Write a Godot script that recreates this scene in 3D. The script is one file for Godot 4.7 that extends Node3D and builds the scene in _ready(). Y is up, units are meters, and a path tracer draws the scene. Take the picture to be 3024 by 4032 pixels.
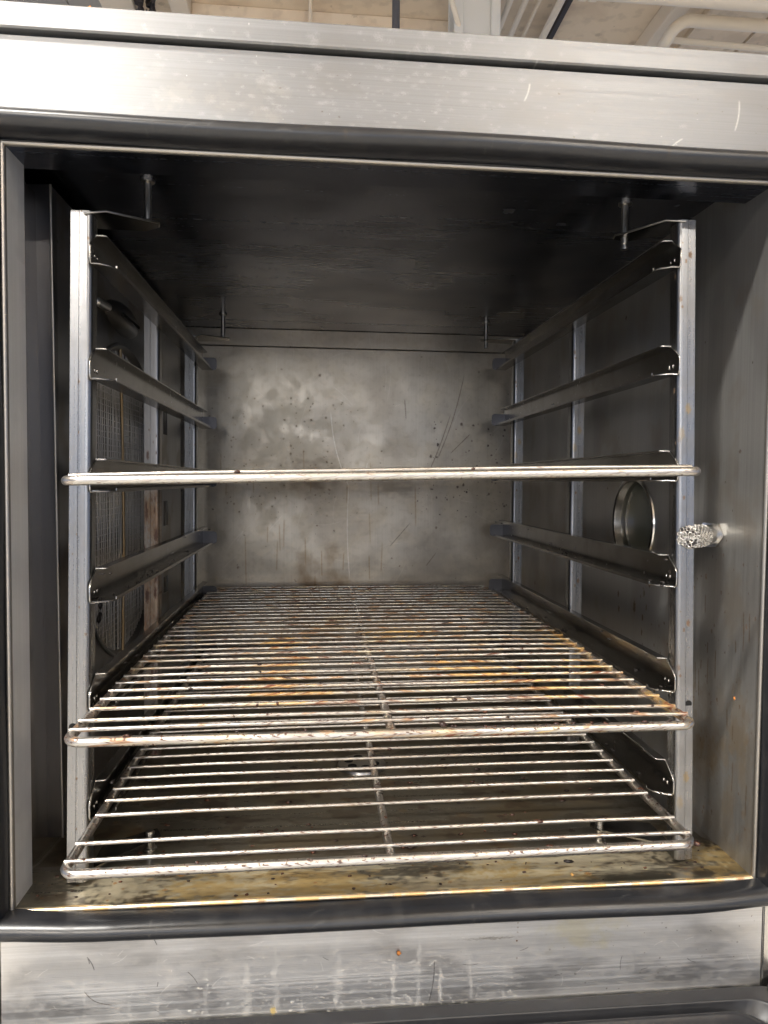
extends Node3D
# A steel oven cavity seen from close in front: two shelf guides, three wire shelves, door seal, front panels, and the strip of warehouse ceiling above it.
# x right, y up, z towards the viewer; the floor of the opening is y = 0, the plane of the front is z = 0.

class MB:
	var v := PackedVector3Array()
	var n := PackedVector3Array()
	var t := PackedVector2Array()
	var ix := PackedInt32Array()
	var uvf: Callable
	func vert(p: Vector3, nn: Vector3, uv := Vector2.INF) -> int:
		v.append(p)
		n.append(nn.normalized())
		if uv == Vector2.INF:
			uv = uvf.call(p, nn) if uvf.is_valid() else Vector2(p.x + p.z, p.y)
		t.append(uv)
		return v.size() - 1
	func tri(a: int, b: int, c: int) -> void:
		var g := (v[b] - v[a]).cross(v[c] - v[a])
		if g.dot(n[a] + n[b] + n[c]) > 0.0:
			ix.append_array(PackedInt32Array([a, c, b]))
		else:
			ix.append_array(PackedInt32Array([a, b, c]))
	func quad(a: Vector3, b: Vector3, c: Vector3, d: Vector3, nn: Vector3) -> void:
		var i := vert(a, nn)
		var j := vert(b, nn)
		var k := vert(c, nn)
		var l := vert(d, nn)
		tri(i, j, k)
		tri(i, k, l)
	func face(a: Vector3, b: Vector3, c: Vector3, d: Vector3, away: Vector3) -> void:
		var nn := (b - a).cross(c - a)
		if nn.length_squared() < 1e-18:
			nn = (c - a).cross(d - a)
		if nn.dot((a + b + c + d) * 0.25 - away) < 0.0:
			nn = -nn
		quad(a, b, c, d, nn)
	# box with chamfered edges
	func box(lo: Vector3, hi: Vector3, r := 0.0) -> void:
		var c := (lo + hi) * 0.5
		var h := (hi - lo) * 0.5
		r = minf(r, minf(h.x, minf(h.y, h.z)) * 0.9)
		for ax in 3:
			var u := (ax + 1) % 3
			var w := (ax + 2) % 3
			for s in [-1.0, 1.0]:
				var q := []
				for k in [[-1, -1], [1, -1], [1, 1], [-1, 1]]:
					var p := Vector3.ZERO
					p[ax] = s * h[ax]
					p[u] = k[0] * (h[u] - r)
					p[w] = k[1] * (h[w] - r)
					q.append(c + p)
				var nn := Vector3.ZERO
				nn[ax] = s
				quad(q[0], q[1], q[2], q[3], nn)
		if r <= 0.0:
			return
		for ax in 3:
			var u := (ax + 1) % 3
			var w := (ax + 2) % 3
			for su in [-1.0, 1.0]:
				for sw in [-1.0, 1.0]:
					var e := []
					for s in [-1.0, 1.0]:
						var p := Vector3.ZERO
						p[ax] = s * (h[ax] - r)
						p[u] = su * h[u]
						p[w] = sw * (h[w] - r)
						e.append(c + p)
						p[u] = su * (h[u] - r)
						p[w] = sw * h[w]
						e.append(c + p)
					var nn := Vector3.ZERO
					nn[u] = su
					nn[w] = sw
					quad(e[0], e[1], e[3], e[2], nn)
		for sx in [-1.0, 1.0]:
			for sy in [-1.0, 1.0]:
				for sz in [-1.0, 1.0]:
					var nn := Vector3(sx, sy, sz)
					var a := vert(c + Vector3(sx * h.x, sy * (h.y - r), sz * (h.z - r)), nn)
					var b := vert(c + Vector3(sx * (h.x - r), sy * h.y, sz * (h.z - r)), nn)
					var d := vert(c + Vector3(sx * (h.x - r), sy * (h.y - r), sz * h.z), nn)
					tri(a, b, d)
	# round bar along a list of points
	func tube(path: Array, r: float, sides := 8, closed := false, caps := true) -> void:
		var m := path.size()
		var rings := []
		var up := Vector3.UP
		for i in m:
			var a: Vector3 = path[(i - 1 + m) % m] if (closed or i > 0) else path[i]
			var b: Vector3 = path[(i + 1) % m] if (closed or i < m - 1) else path[i]
			var d := (b - a).normalized()
			if i == 0:
				up = Vector3.UP if absf(d.y) < 0.9 else Vector3.RIGHT
			var sd := d.cross(up).normalized()
			up = sd.cross(d).normalized()
			var ring := []
			for k in sides:
				var an := TAU * k / sides
				var nn := sd * cos(an) + up * sin(an)
				ring.append(vert(path[i] + nn * r, nn))
			rings.append(ring)
		for i in (m if closed else m - 1):
			var p: Array = rings[i]
			var q: Array = rings[(i + 1) % m]
			for k in sides:
				var k2 := (k + 1) % sides
				tri(p[k], p[k2], q[k2])
				tri(p[k], q[k2], q[k])
		if caps and not closed:
			for e in [0, m - 1]:
				var d: Vector3 = (path[0] - path[1]) if e == 0 else (path[m - 1] - path[m - 2])
				var cc := vert(path[e] + d.normalized() * r * 0.35, d)
				var rr := []
				for k in sides:
					rr.append(vert(v[rings[e][k]], d + n[rings[e][k]] * d.length()))
				for k in sides:
					tri(cc, rr[k], rr[(k + 1) % sides])
	# flat plate: polygon of 2D points laid on axes U and V from o, with thickness th along N (both ways halved)
	func plate(pts: Array, o: Vector3, U: Vector3, V: Vector3, th: float) -> void:
		var N := U.cross(V).normalized()
		var poly := PackedVector2Array(pts)
		var tr := Geometry2D.triangulate_polygon(poly)
		for s in [-0.5, 0.5]:
			var ids := []
			for q in poly:
				ids.append(vert(o + U * q.x + V * q.y + N * th * s, N * signf(s)))
			for k in range(0, tr.size(), 3):
				tri(ids[tr[k]], ids[tr[k + 1]], ids[tr[k + 2]])
		var ctr := Vector2.ZERO
		for q in poly:
			ctr += q / poly.size()
		for k in poly.size():
			var a := poly[k]
			var b := poly[(k + 1) % poly.size()]
			var e := b - a
			var en := Vector2(e.y, -e.x)
			if en.dot((a + b) * 0.5 - ctr) < 0.0:
				en = -en
			var nn := U * en.x + V * en.y
			var A := o + U * a.x + V * a.y
			var B := o + U * b.x + V * b.y
			quad(A - N * th * 0.5, B - N * th * 0.5, B + N * th * 0.5, A + N * th * 0.5, nn)
	# open profile (2D, smooth) swept straight from A to B; per-end mitre: shift along the path = mitre * profile.x
	func sweep(prof: Array, A: Vector3, B: Vector3, U: Vector3, V: Vector3, ma := 0.0, mb := 0.0, steps := 1, smooth := true) -> void:
		var d := (B - A).normalized()
		var m := prof.size()
		var nr := []
		for i in m:
			var a: Vector2 = prof[maxi(i - 1, 0)]
			var b: Vector2 = prof[mini(i + 1, m - 1)]
			var e := b - a
			nr.append(Vector2(-e.y, e.x).normalized())
		if smooth:
			for s in steps:
				var f0 := float(s) / steps
				var f1 := float(s + 1) / steps
				var r0 := []
				var r1 := []
				for i in m:
					var q: Vector2 = prof[i]
					var nn: Vector3 = U * nr[i].x + V * nr[i].y
					var pa := A - d * ma * q.x
					var pb := B + d * mb * q.x
					var off := U * q.x + V * q.y
					r0.append(vert(pa.lerp(pb, f0) + off, nn))
					r1.append(vert(pa.lerp(pb, f1) + off, nn))
				for i in m - 1:
					tri(r0[i], r0[i + 1], r1[i + 1])
					tri(r0[i], r1[i + 1], r1[i])
		else:
			for i in m - 1:
				var q0: Vector2 = prof[i]
				var q1: Vector2 = prof[i + 1]
				var e := q1 - q0
				var nn := U * -e.y + V * e.x
				quad(A - d * ma * q0.x + U * q0.x + V * q0.y, A - d * ma * q1.x + U * q1.x + V * q1.y, B + d * mb * q1.x + U * q1.x + V * q1.y, B + d * mb * q0.x + U * q0.x + V * q0.y, nn)
	# surface of revolution: profile of (radius, height along axis)
	func lathe(prof: Array, o: Vector3, axis: Vector3, sides := 32, sharp := true) -> void:
		var sx := axis.cross(Vector3.UP if absf(axis.y) < 0.9 else Vector3.RIGHT).normalized()
		var sy := axis.cross(sx).normalized()
		for i in prof.size() - 1:
			var a: Vector2 = prof[i]
			var b: Vector2 = prof[i + 1]
			var e := b - a
			var rr := []
			for k in sides + 1:
				var an := TAU * k / sides
				var dr := sx * cos(an) + sy * sin(an)
				var nn := dr * e.y - axis * e.x
				rr.append([vert(o + dr * a.x + axis * a.y, nn), vert(o + dr * b.x + axis * b.y, nn)])
			for k in sides:
				tri(rr[k][0], rr[k + 1][0], rr[k + 1][1])
				tri(rr[k][0], rr[k + 1][1], rr[k][1])
	# rectangle lo..hi on axes U, V with a round hole, thickness th along -N
	func holed(o: Vector3, U: Vector3, V: Vector3, N: Vector3, lo: Vector2, hi: Vector2, c: Vector2, r: float, th: float) -> void:
		var angs := []
		for k in 48:
			angs.append(TAU * k / 48.0)
		for q in [Vector2(lo.x, lo.y), Vector2(hi.x, lo.y), Vector2(hi.x, hi.y), Vector2(lo.x, hi.y)]:
			angs.append(fposmod((q - c).angle(), TAU))
		angs.sort()
		var inn := []
		var outp := []
		for a in angs:
			var d := Vector2(cos(a), sin(a))
			var tx := INF if absf(d.x) < 1e-6 else ((hi.x if d.x > 0 else lo.x) - c.x) / d.x
			var ty := INF if absf(d.y) < 1e-6 else ((hi.y if d.y > 0 else lo.y) - c.y) / d.y
			outp.append(c + d * minf(tx, ty))
			inn.append(c + d * r)
		for k in angs.size():
			var k2 := (k + 1) % angs.size()
			var A: Vector3 = o + U * inn[k].x + V * inn[k].y
			var B: Vector3 = o + U * inn[k2].x + V * inn[k2].y
			var C: Vector3 = o + U * outp[k2].x + V * outp[k2].y
			var D: Vector3 = o + U * outp[k].x + V * outp[k].y
			quad(A, B, C, D, N)
			quad(A - N * th, B - N * th, C - N * th, D - N * th, -N)
			var m2: Vector2 = c - (inn[k] + inn[k2]) * 0.5
			quad(A, B, B - N * th, A - N * th, U * m2.x + V * m2.y)
	# rough lump
	func lump(o: Vector3, s: Vector3, g: RandomNumberGenerator, rows := 4, cols := 7) -> void:
		var ids := []
		for i in rows + 1:
			var row := []
			for k in cols:
				var th := PI * i / rows
				var ph := TAU * k / cols
				var d := Vector3(sin(th) * cos(ph), cos(th), sin(th) * sin(ph))
				row.append(vert(o + d * s * g.randf_range(0.6, 1.25), d))
			ids.append(row)
		for i in rows:
			for k in cols:
				var k2 := (k + 1) % cols
				tri(ids[i][k], ids[i][k2], ids[i + 1][k2])
				tri(ids[i][k], ids[i + 1][k2], ids[i + 1][k])
	func mesh() -> ArrayMesh:
		var a := []
		a.resize(Mesh.ARRAY_MAX)
		a[Mesh.ARRAY_VERTEX] = v
		a[Mesh.ARRAY_NORMAL] = n
		a[Mesh.ARRAY_TEX_UV] = t
		a[Mesh.ARRAY_INDEX] = ix
		var m := ArrayMesh.new()
		m.add_surface_from_arrays(Mesh.PRIMITIVE_TRIANGLES, a)
		return m

# a small painting: colour, roughness and metalness of a surface
class Pic:
	var w: int
	var h: int
	var r := PackedFloat32Array()
	var g := PackedFloat32Array()
	var b := PackedFloat32Array()
	var ro := PackedFloat32Array()
	var me := PackedFloat32Array()
	var nz := FastNoiseLite.new()
	var rg := RandomNumberGenerator.new()
	func _init(ww: int, hh: int, col: Color, rough: float, metal: float, sd: int) -> void:
		w = ww
		h = hh
		rg.seed = sd
		nz.seed = sd
		nz.noise_type = FastNoiseLite.TYPE_SIMPLEX
		nz.frequency = 1.0
		nz.fractal_octaves = 5
		var k := w * h
		r.resize(k)
		g.resize(k)
		b.resize(k)
		ro.resize(k)
		me.resize(k)
		r.fill(col.r)
		g.fill(col.g)
		b.fill(col.b)
		ro.fill(rough)
		me.fill(metal)
	# fine lines of grinding: along u (rows) or along v (columns)
	func brush(along_u: bool, dcol: float, drough: float, coarse := 0.0) -> void:
		var m := h if along_u else w
		var line := PackedFloat32Array()
		line.resize(m)
		var slow := 0.0
		for i in m:
			slow = slow * 0.8 + rg.randf_range(-0.5, 0.5)
			line[i] = rg.randf_range(-1, 1) + slow * coarse
		for y in h:
			for x in w:
				var i := y * w + x
				var q := line[y] if along_u else line[x]
				q *= 0.55 + 0.9 * rg.randf()
				r[i] += q * dcol
				g[i] += q * dcol
				b[i] += q * dcol
				ro[i] += q * drough
	# cloudy patches: where the noise passes lo..hi, blend to a colour
	func cloud(fu: float, fv: float, lo: float, hi: float, col: Color, a: float, rough := -1.0, metal := -1.0, off := 0.0) -> void:
		for y in h:
			for x in w:
				var q := nz.get_noise_2d((float(x) / w) * fu + off, (float(y) / h) * fv + off * 1.7)
				var f := smoothstep(lo, hi, q) * a
				if f > 0.003:
					mixin(y * w + x, col, f, rough, metal)
	func mixin(i: int, col: Color, f: float, rough: float, metal: float) -> void:
		r[i] = lerpf(r[i], col.r, f)
		g[i] = lerpf(g[i], col.g, f)
		b[i] = lerpf(b[i], col.b, f)
		if rough >= 0.0:
			ro[i] = lerpf(ro[i], rough, f)
		if metal >= 0.0:
			me[i] = lerpf(me[i], metal, f)
	# ragged spot; centre and radii in 0..1 of width and height
	func spot(cu: float, cv: float, ru: float, rv: float, col: Color, a: float, rough := -1.0, metal := -1.0, ragged := 0.5, grain := 6.0, soft := 0.35) -> void:
		var o := rg.randf() * 100.0
		for y in range(maxi(0, int((cv - rv * 1.6) * h)), mini(h, int((cv + rv * 1.6) * h) + 2)):
			for x in range(maxi(0, int((cu - ru * 1.6) * w)), mini(w, int((cu + ru * 1.6) * w) + 2)):
				var du := (float(x) / w - cu) / ru
				var dv := (float(y) / h - cv) / rv
				var d := sqrt(du * du + dv * dv) + ragged * nz.get_noise_2d(du * grain * 0.3 + o, dv * grain * 0.3 - o)
				var f := (1.0 - smoothstep(1.0 - soft, 1.0, d)) * a
				if f > 0.003:
					mixin(y * w + x, col, f, rough, metal)
	func spots(num: int, u0: float, u1: float, v0: float, v1: float, s0: float, s1: float, col: Color, a: float, rough := -1.0, metal := -1.0, asp := 1.0) -> void:
		for k in num:
			var s := lerpf(s0, s1, pow(rg.randf(), 2.2))
			spot(rg.randf_range(u0, u1), rg.randf_range(v0, v1), s, s * asp * float(w) / h * rg.randf_range(0.7, 1.4), col, a * rg.randf_range(0.5, 1.0), rough, metal)
	func scratch(u0: float, v0: float, u1: float, v1: float, bend: float, wd: float, col: Color, a: float, rough := -1.0) -> void:
		var p0 := Vector2(u0 * w, v0 * h)
		var p1 := Vector2(u1 * w, v1 * h)
		var sd := (p1 - p0).orthogonal() * bend
		var m := int(p0.distance_to(p1) * 1.6) + 2
		for k in m:
			var f := float(k) / m
			var p := p0.lerp(p1, f) + sd * sin(f * PI)
			var al := a * (0.35 + 0.65 * rg.randf()) * sin(clampf(f * 8.0, 0.0, 1.0) * PI * 0.5) * sin(clampf((1.0 - f) * 8.0, 0.0, 1.0) * PI * 0.5)
			var rr := int(ceilf(wd))
			for yy in range(-rr, rr + 1):
				for xx in range(-rr, rr + 1):
					var x := int(p.x) + xx
					var y := int(p.y) + yy
					if x >= 0 and y >= 0 and x < w and y < h:
						var dd := Vector2(x + 0.5, y + 0.5).distance_to(p)
						var ff := clampf(wd + 0.5 - dd, 0.0, 1.0) * al
						if ff > 0.01:
							mixin(y * w + x, col, ff, rough, -1.0)
	func material() -> StandardMaterial3D:
		var ca := PackedByteArray()
		var oa := PackedByteArray()
		ca.resize(w * h * 3)
		oa.resize(w * h * 3)
		for i in w * h:
			ca[i * 3] = int(clampf(r[i], 0.0, 1.0) * 255.0)
			ca[i * 3 + 1] = int(clampf(g[i], 0.0, 1.0) * 255.0)
			ca[i * 3 + 2] = int(clampf(b[i], 0.0, 1.0) * 255.0)
			oa[i * 3] = 255
			oa[i * 3 + 1] = int(clampf(ro[i], 0.03, 1.0) * 255.0)
			oa[i * 3 + 2] = int(clampf(me[i], 0.0, 1.0) * 255.0)
		var m := StandardMaterial3D.new()
		m.albedo_texture = ImageTexture.create_from_image(Image.create_from_data(w, h, false, Image.FORMAT_RGB8, ca))
		var o := ImageTexture.create_from_image(Image.create_from_data(w, h, false, Image.FORMAT_RGB8, oa))
		m.roughness = 1.0
		m.roughness_texture = o
		m.roughness_texture_channel = BaseMaterial3D.TEXTURE_CHANNEL_GREEN
		m.metallic = 1.0
		m.metallic_texture = o
		m.metallic_texture_channel = BaseMaterial3D.TEXTURE_CHANNEL_BLUE
		return m

const WHITE_SCALE := Color(0.80, 0.79, 0.76)
const BROWN := Color(0.30, 0.19, 0.10)
const AMBER := Color(0.72, 0.50, 0.20)
const CHAR := Color(0.10, 0.07, 0.06)

var M := {}
var rng := RandomNumberGenerator.new()
var used := {}

func part(called: String, mb: MB, mat: Material, parent: Node) -> MeshInstance3D:
	var o := MeshInstance3D.new()
	o.name = called
	o.mesh = mb.mesh()
	o.material_override = mat
	o.cast_shadow = GeometryInstance3D.SHADOW_CASTING_SETTING_ON
	parent.add_child(o, true)
	return o

func numbered(called: String) -> String:
	if not used.has(called):
		used[called] = 0
		return called
	used[called] += 1
	return "%s_%03d" % [called, used[called]]

func thing(called: String, label: String, category: String, at := Vector3.ZERO, group := "") -> Node3D:
	var o := Node3D.new()
	o.name = numbered(called)
	o.position = at
	add_child(o)
	tag(o, label, category, group)
	return o

func tag(o: Node, label: String, category: String, group := "") -> void:
	o.set_meta("label", label)
	o.set_meta("category", category)
	if group != "":
		o.set_meta("group", group)

func solo(called: String, mb: MB, mat: Material, label: String, category: String, group := "") -> MeshInstance3D:
	var o := part(numbered(called), mb, mat, self)
	tag(o, label, category, group)
	return o

func struct(called: String, mb: MB, mat: Material) -> MeshInstance3D:
	var o := part(called, mb, mat, self)
	o.set_meta("kind", "structure")
	return o

func plain(col: Color, rough: float, metal: float) -> StandardMaterial3D:
	var m := StandardMaterial3D.new()
	m.albedo_color = col
	m.roughness = rough
	m.metallic = metal
	return m

func planar(ax: int, ay: int, lo: Vector2, hi: Vector2) -> Callable:
	return func(p: Vector3, _n: Vector3) -> Vector2: return Vector2((p[ax] - lo.x) / (hi.x - lo.x), 1.0 - (p[ay] - lo.y) / (hi.y - lo.y))

func triplanar(m: StandardMaterial3D, s: float) -> StandardMaterial3D:
	m.uv1_triplanar = true
	m.uv1_world_triplanar = true
	m.uv1_scale = Vector3.ONE * s
	return m

# sheet ground along its length: highlights spread across the grain
func ground(m: StandardMaterial3D) -> StandardMaterial3D:
	m.anisotropy_enabled = true
	m.anisotropy = -0.6
	return m

func setup_view() -> void:
	var cam := Camera3D.new()
	cam.name = "camera"
	cam.position = Vector3(-0.06836, 0.33197, 0.5503)
	cam.rotation_order = EULER_ORDER_YXZ
	cam.rotation = Vector3(-0.0428694, -0.0930511, 0.0097198)
	cam.fov = 72.22
	cam.near = 0.01
	cam.far = 60.0
	add_child(cam)
	cam.current = true
	var env := Environment.new()
	env.background_mode = Environment.BG_COLOR
	env.background_color = Color(0.58, 0.645, 0.77)
	env.tonemap_mode = Environment.TONE_MAPPER_LINEAR
	env.tonemap_exposure = 1.6
	env.sdfgi_enabled = true
	env.ssao_enabled = true
	env.ssil_enabled = true
	var we := WorldEnvironment.new()
	we.name = "environment"
	we.environment = env
	add_child(we)

const LAMPS := [[-1.75, 1.30, 1.5], [1.5, 2.6, 0.22], [-2.0, 4.6, 1.1], [2.3, 5.6, 1.0], [-3.0, 8.5, 1.2]]

func ceiling_lamps() -> void:
	var where := ["nearest the oven on its left", "in front of the oven to its right", "further down the aisle on the left", "further down the aisle on the right", "farthest down the aisle"]
	for k in LAMPS.size():
		var L: Array = LAMPS[k]
		var o := thing("ceiling_light", "long white strip light hung from the ceiling, " + where[k], "ceiling light", Vector3(L[0], 3.0, L[1]), "strip lights under the ceiling")
		var h := MB.new()
		h.box(Vector3(-0.65, 0.0, -0.10), Vector3(0.65, 0.05, 0.10), 0.006)
		part("housing", h, M.white_paint, o)
		for s in [-0.5, 0.5]:
			var r := MB.new()
			r.tube([Vector3(s, 0.05, 0), Vector3(s, 0.34, 0)], 0.005)
			part("hanger_rod", r, M.white_paint, o)
		var d := MB.new()
		d.box(Vector3(-0.63, -0.012, -0.085), Vector3(0.63, 0.0, 0.085), 0.003)
		var e := plain(Color(0.95, 0.95, 0.95), 0.5, 0.0)
		e.emission_enabled = true
		e.emission = Color(1.0, 0.985, 0.96)
		e.emission_energy_multiplier = 4.0
		part("lamp_diffuser", d, e, o)
		var t := MB.new()
		t.box(Vector3(-0.63, 0.05, -0.05), Vector3(0.63, 0.058, 0.05), 0.002)
		part("added_upper_diffuser", t, e, o)  # upward glow added to brighten the room ceiling
		var b := AreaLight3D.new()
		b.name = "added_up_light"
		b.area_size = Vector2(1.26, 0.10)
		b.light_energy = 3.2
		b.light_color = Color(1.0, 0.985, 0.96)
		b.area_range = 30.0
		b.area_attenuation = 2.0
		b.shadow_enabled = true
		b.position = Vector3(0, 0.062, 0)
		b.rotation = Vector3(PI / 2, 0, 0)
		o.add_child(b)
		var a := AreaLight3D.new()
		a.name = "lamp_light"
		a.area_size = Vector2(1.26, 0.17)
		a.light_energy = 11.0 * L[2]
		a.light_color = Color(1.0, 0.985, 0.96)
		a.area_range = 30.0
		a.area_attenuation = 2.0
		a.shadow_enabled = true
		a.position = Vector3(0, -0.02, 0)
		a.rotation = Vector3(-PI / 2, 0, 0)
		o.add_child(a)

# glowing windows added out of view behind the viewer: the back of the chamber mirrors them as two soft patches
func added_windows() -> void:
	var where := ["bright window added out of view at the far end of the hall, straight down the aisle", "bright window added out of view at the far end of the hall, off to the right"]
	var spots := [[Vector3(-1.35, 1.35, 13.0), 2.6, 1.7], [Vector3(3.9, 1.1, 13.0), 1.6, 1.5]]
	for k in 2:
		var w: float = spots[k][1]
		var h: float = spots[k][2]
		var o := thing("window", where[k], "window", spots[k][0], "unseen windows added behind the viewer")
		var mb := MB.new()
		for q in [[-w / 2 - 0.08, -h / 2 - 0.08, -w / 2, h / 2 + 0.08], [w / 2, -h / 2 - 0.08, w / 2 + 0.08, h / 2 + 0.08], [-w / 2, -h / 2 - 0.08, w / 2, -h / 2], [-w / 2, h / 2, w / 2, h / 2 + 0.08], [-0.03, -h / 2, 0.03, h / 2]]:
			mb.box(Vector3(q[0], q[1], -0.06), Vector3(q[2], q[3], 0.04), 0.004)
		part("added_window_frame", mb, M.white_paint, o)
		mb = MB.new()
		mb.box(Vector3(-w / 2, -h / 2, 0.0), Vector3(w / 2, h / 2, 0.02))
		var e := plain(Color(0.9, 0.9, 0.9), 0.2, 0.0)
		e.emission_enabled = true
		e.emission = Color(0.96, 0.97, 1.0)
		e.emission_energy_multiplier = 3.0
		part("added_window_pane", mb, e, o)
		var a := AreaLight3D.new()
		a.name = "added_window_light"
		a.area_size = Vector2(w, h)
		a.light_energy = 6.0 if k == 0 else 5.0
		a.light_color = Color(0.98, 0.985, 1.0)
		a.area_range = 40.0
		a.area_attenuation = 2.0
		a.shadow_enabled = true
		a.position = Vector3(0, 0, -0.08)
		o.add_child(a)

func wavy(m: StandardMaterial3D, sd: int, freq: float, amount: float) -> StandardMaterial3D:
	var nz := FastNoiseLite.new()
	nz.seed = sd
	nz.frequency = freq
	nz.fractal_octaves = 3
	var im := nz.get_seamless_image(256, 256)
	im.bump_map_to_normal_map(6.0)
	m.normal_enabled = true
	m.normal_texture = ImageTexture.create_from_image(im)
	m.normal_scale = amount
	return m

func make_materials() -> void:
	M.white_paint = plain(Color(0.86, 0.85, 0.82), 0.6, 0.0)
	M.black_hole = plain(Color(0.03, 0.03, 0.03), 0.8, 0.2)
	M.char = plain(CHAR, 0.55, 0.0)
	# front panel above the opening: ground along its length, mottled with dried drops
	var p := Pic.new(1024, 160, Color(0.53, 0.532, 0.535), 0.50, 1.0, 11)
	p.brush(true, 0.020, 0.05, 0.5)
	p.cloud(3.0, 1.2, 0.0, 0.6, Color(0.50, 0.495, 0.49), 0.5, 0.47)
	for k in 420:
		var u: float = 0.45 + 0.16 * p.rg.randfn()
		var s: float = p.rg.randf_range(0.002, 0.007)
		p.spot(u, p.rg.randf(), s, s * 4.2, Color(0.70, 0.70, 0.695), p.rg.randf_range(0.08, 0.3), 0.52, 0.9, 0.9, 8.0, 0.9)
	p.spots(60, 0.1, 0.35, 0.2, 0.95, 0.004, 0.02, Color(0.66, 0.645, 0.60), 0.12, 0.5, 0.95)
	p.spots(25, 0.0, 1.0, 0.0, 1.0, 0.0006, 0.0012, Color(0.85, 0.85, 0.83), 0.6, 0.6, 0.4)
	p.spots(25, 0.3, 1.0, 0.0, 1.0, 0.0008, 0.0016, Color(0.35, 0.32, 0.28), 0.7, 0.6, 0.3)
	for q in [[0.652, 0.16, 0.645, 0.36], [0.655, 0.86, 0.658, 0.97], [0.675, 0.90, 0.685, 0.99], [0.84, 0.76, 0.855, 0.66], [0.93, 0.2, 0.925, 0.55]]:
		p.scratch(q[0], q[1], q[2], q[3], 0.04, 1.0, Color(0.85, 0.85, 0.83), 0.4, 0.6)
	M.panel_top = ground(p.material())
	# panel below the opening
	p = Pic.new(1536, 256, Color(0.76, 0.755, 0.745), 0.42, 1.0, 23)
	p.brush(true, 0.030, 0.06, 0.6)
	p.cloud(4.0, 1.5, 0.0, 0.6, Color(0.62, 0.61, 0.60), 0.4, 0.30)
	p.cloud(30.0, 10.0, 0.05, 0.5, Color(0.76, 0.75, 0.73), 0.35, 0.5, 0.9, 7.0)
	for q in [[0.301, 0.45, 0.97, 0.010, 0.75], [0.338, 0.2, 0.98, 0.008, 0.7], [0.418, 0.1, 0.95, 0.010, 0.85], [0.49, 0.4, 0.93, 0.0045, 0.8], [0.524, 0.2, 0.97, 0.006, 0.6], [0.553, 0.45, 0.94, 0.005, 0.75], [0.593, 0.5, 0.94, 0.005, 0.6], [0.638, 0.65, 0.93, 0.003, 0.5], [0.25, 0.45, 0.99, 0.006, 0.4], [0.19, 0.3, 0.9, 0.003, 0.4], [0.372, 0.72, 0.97, 0.005, 0.7], [0.1, 0.3, 0.95, 0.003, 0.3], [0.155, 0.5, 0.95, 0.003, 0.35]]:
		var vv: float = q[1]
		while vv < q[2]:
			var f: float = (vv - q[1]) / (q[2] - q[1])
			p.spot(q[0] + p.rg.randfn() * q[3] * 0.22, vv, q[3] * p.rg.randf_range(0.3, 0.8) * (0.5 + 0.6 * f), p.rg.randf_range(0.015, 0.05), WHITE_SCALE, q[4] * p.rg.randf_range(0.1, 0.6), 0.6, 0.5, 1.0, 10.0, 0.8)
			vv += p.rg.randf_range(0.012, 0.04)
	for k in 260:
		var u: float = clampf(p.rg.randf_range(0.2, 0.66), 0, 1)
		p.spot(u, 0.35 + 0.65 * sqrt(p.rg.randf()), p.rg.randf_range(0.0005, 0.0028), p.rg.randf_range(0.003, 0.014), WHITE_SCALE, p.rg.randf_range(0.3, 0.8), 0.7, 0.35, 0.9, 8.0, 0.5)
	p.spots(60, 0.0, 0.3, 0.3, 1.0, 0.004, 0.018, Color(0.80, 0.79, 0.77), 0.25, 0.5, 0.8)
	p.spots(50, 0.55, 1.0, 0.1, 1.0, 0.0006, 0.002, Color(0.40, 0.38, 0.36), 0.6, 0.5, 0.6)
	p.spot(0.62, 0.30, 0.035, 0.02, Color(0.45, 0.43, 0.40), 0.6, 0.45, 0.8, 0.8, 10.0, 0.7)
	p.spot(0.655, 0.34, 0.0014, 0.012, BROWN, 0.9, 0.6, 0.0)
	for k in 5:
		p.spot(0.656, 0.05 + 0.05 * k, 0.0012, 0.012, Color(0.5, 0.45, 0.38), 0.5, 0.6, 0.3)
	p.spot(0.335, 0.93, 0.004, 0.05, Color(0.72, 0.60, 0.30), 0.7, 0.6, 0.2)
	p.spot(0.745, 0.25, 0.06, 0.35, Color(0.72, 0.68, 0.52), 0.35, -1.0, -1.0, 0.6, 5.0, 0.9)
	for k in 46:
		var u: float = p.rg.randf()
		var v: float = p.rg.randf_range(0.05, 0.95)
		var l: float = p.rg.randf_range(0.005, 0.03)
		p.scratch(u, v, u + l * p.rg.randf_range(-1, 1), v + l * 6.0 * p.rg.randf_range(-1, 1), p.rg.randf_range(-0.1, 0.1), 0.7, Color(0.88, 0.87, 0.85) if k % 3 else Color(0.35, 0.34, 0.33), 0.55, 0.5)
	p.scratch(0.545, 0.5, 0.538, 0.95, 0.03, 0.7, Color(0.28, 0.27, 0.26), 0.5)
	p.scratch(0.17, 0.03, 0.19, 0.2, 0.1, 0.8, Color(0.3, 0.3, 0.3), 0.7)
	p.scratch(0.104, 0.28, 0.113, 0.42, 0.05, 0.8, Color(0.3, 0.3, 0.3), 0.6)
	p.scratch(0.10, 0.62, 0.135, 0.78, -0.15, 0.9, Color(0.45, 0.43, 0.40), 0.6)
	M.panel_low = ground(p.material())
	# back of the chamber: heat-clouded, spattered, scratched
	p = Pic.new(640, 640, Color(0.58, 0.55, 0.50), 0.34, 0.97, 31)
	p.brush(false, 0.012, 0.03, 0.4)
	p.cloud(2.2, 2.2, -0.1, 0.5, Color(0.55, 0.515, 0.465), 0.6, 0.44, 0.85)
	p.cloud(9.0, 9.0, -0.1, 0.5, Color(0.66, 0.62, 0.55), 0.38, 0.50, 0.85, 3.0)
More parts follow.
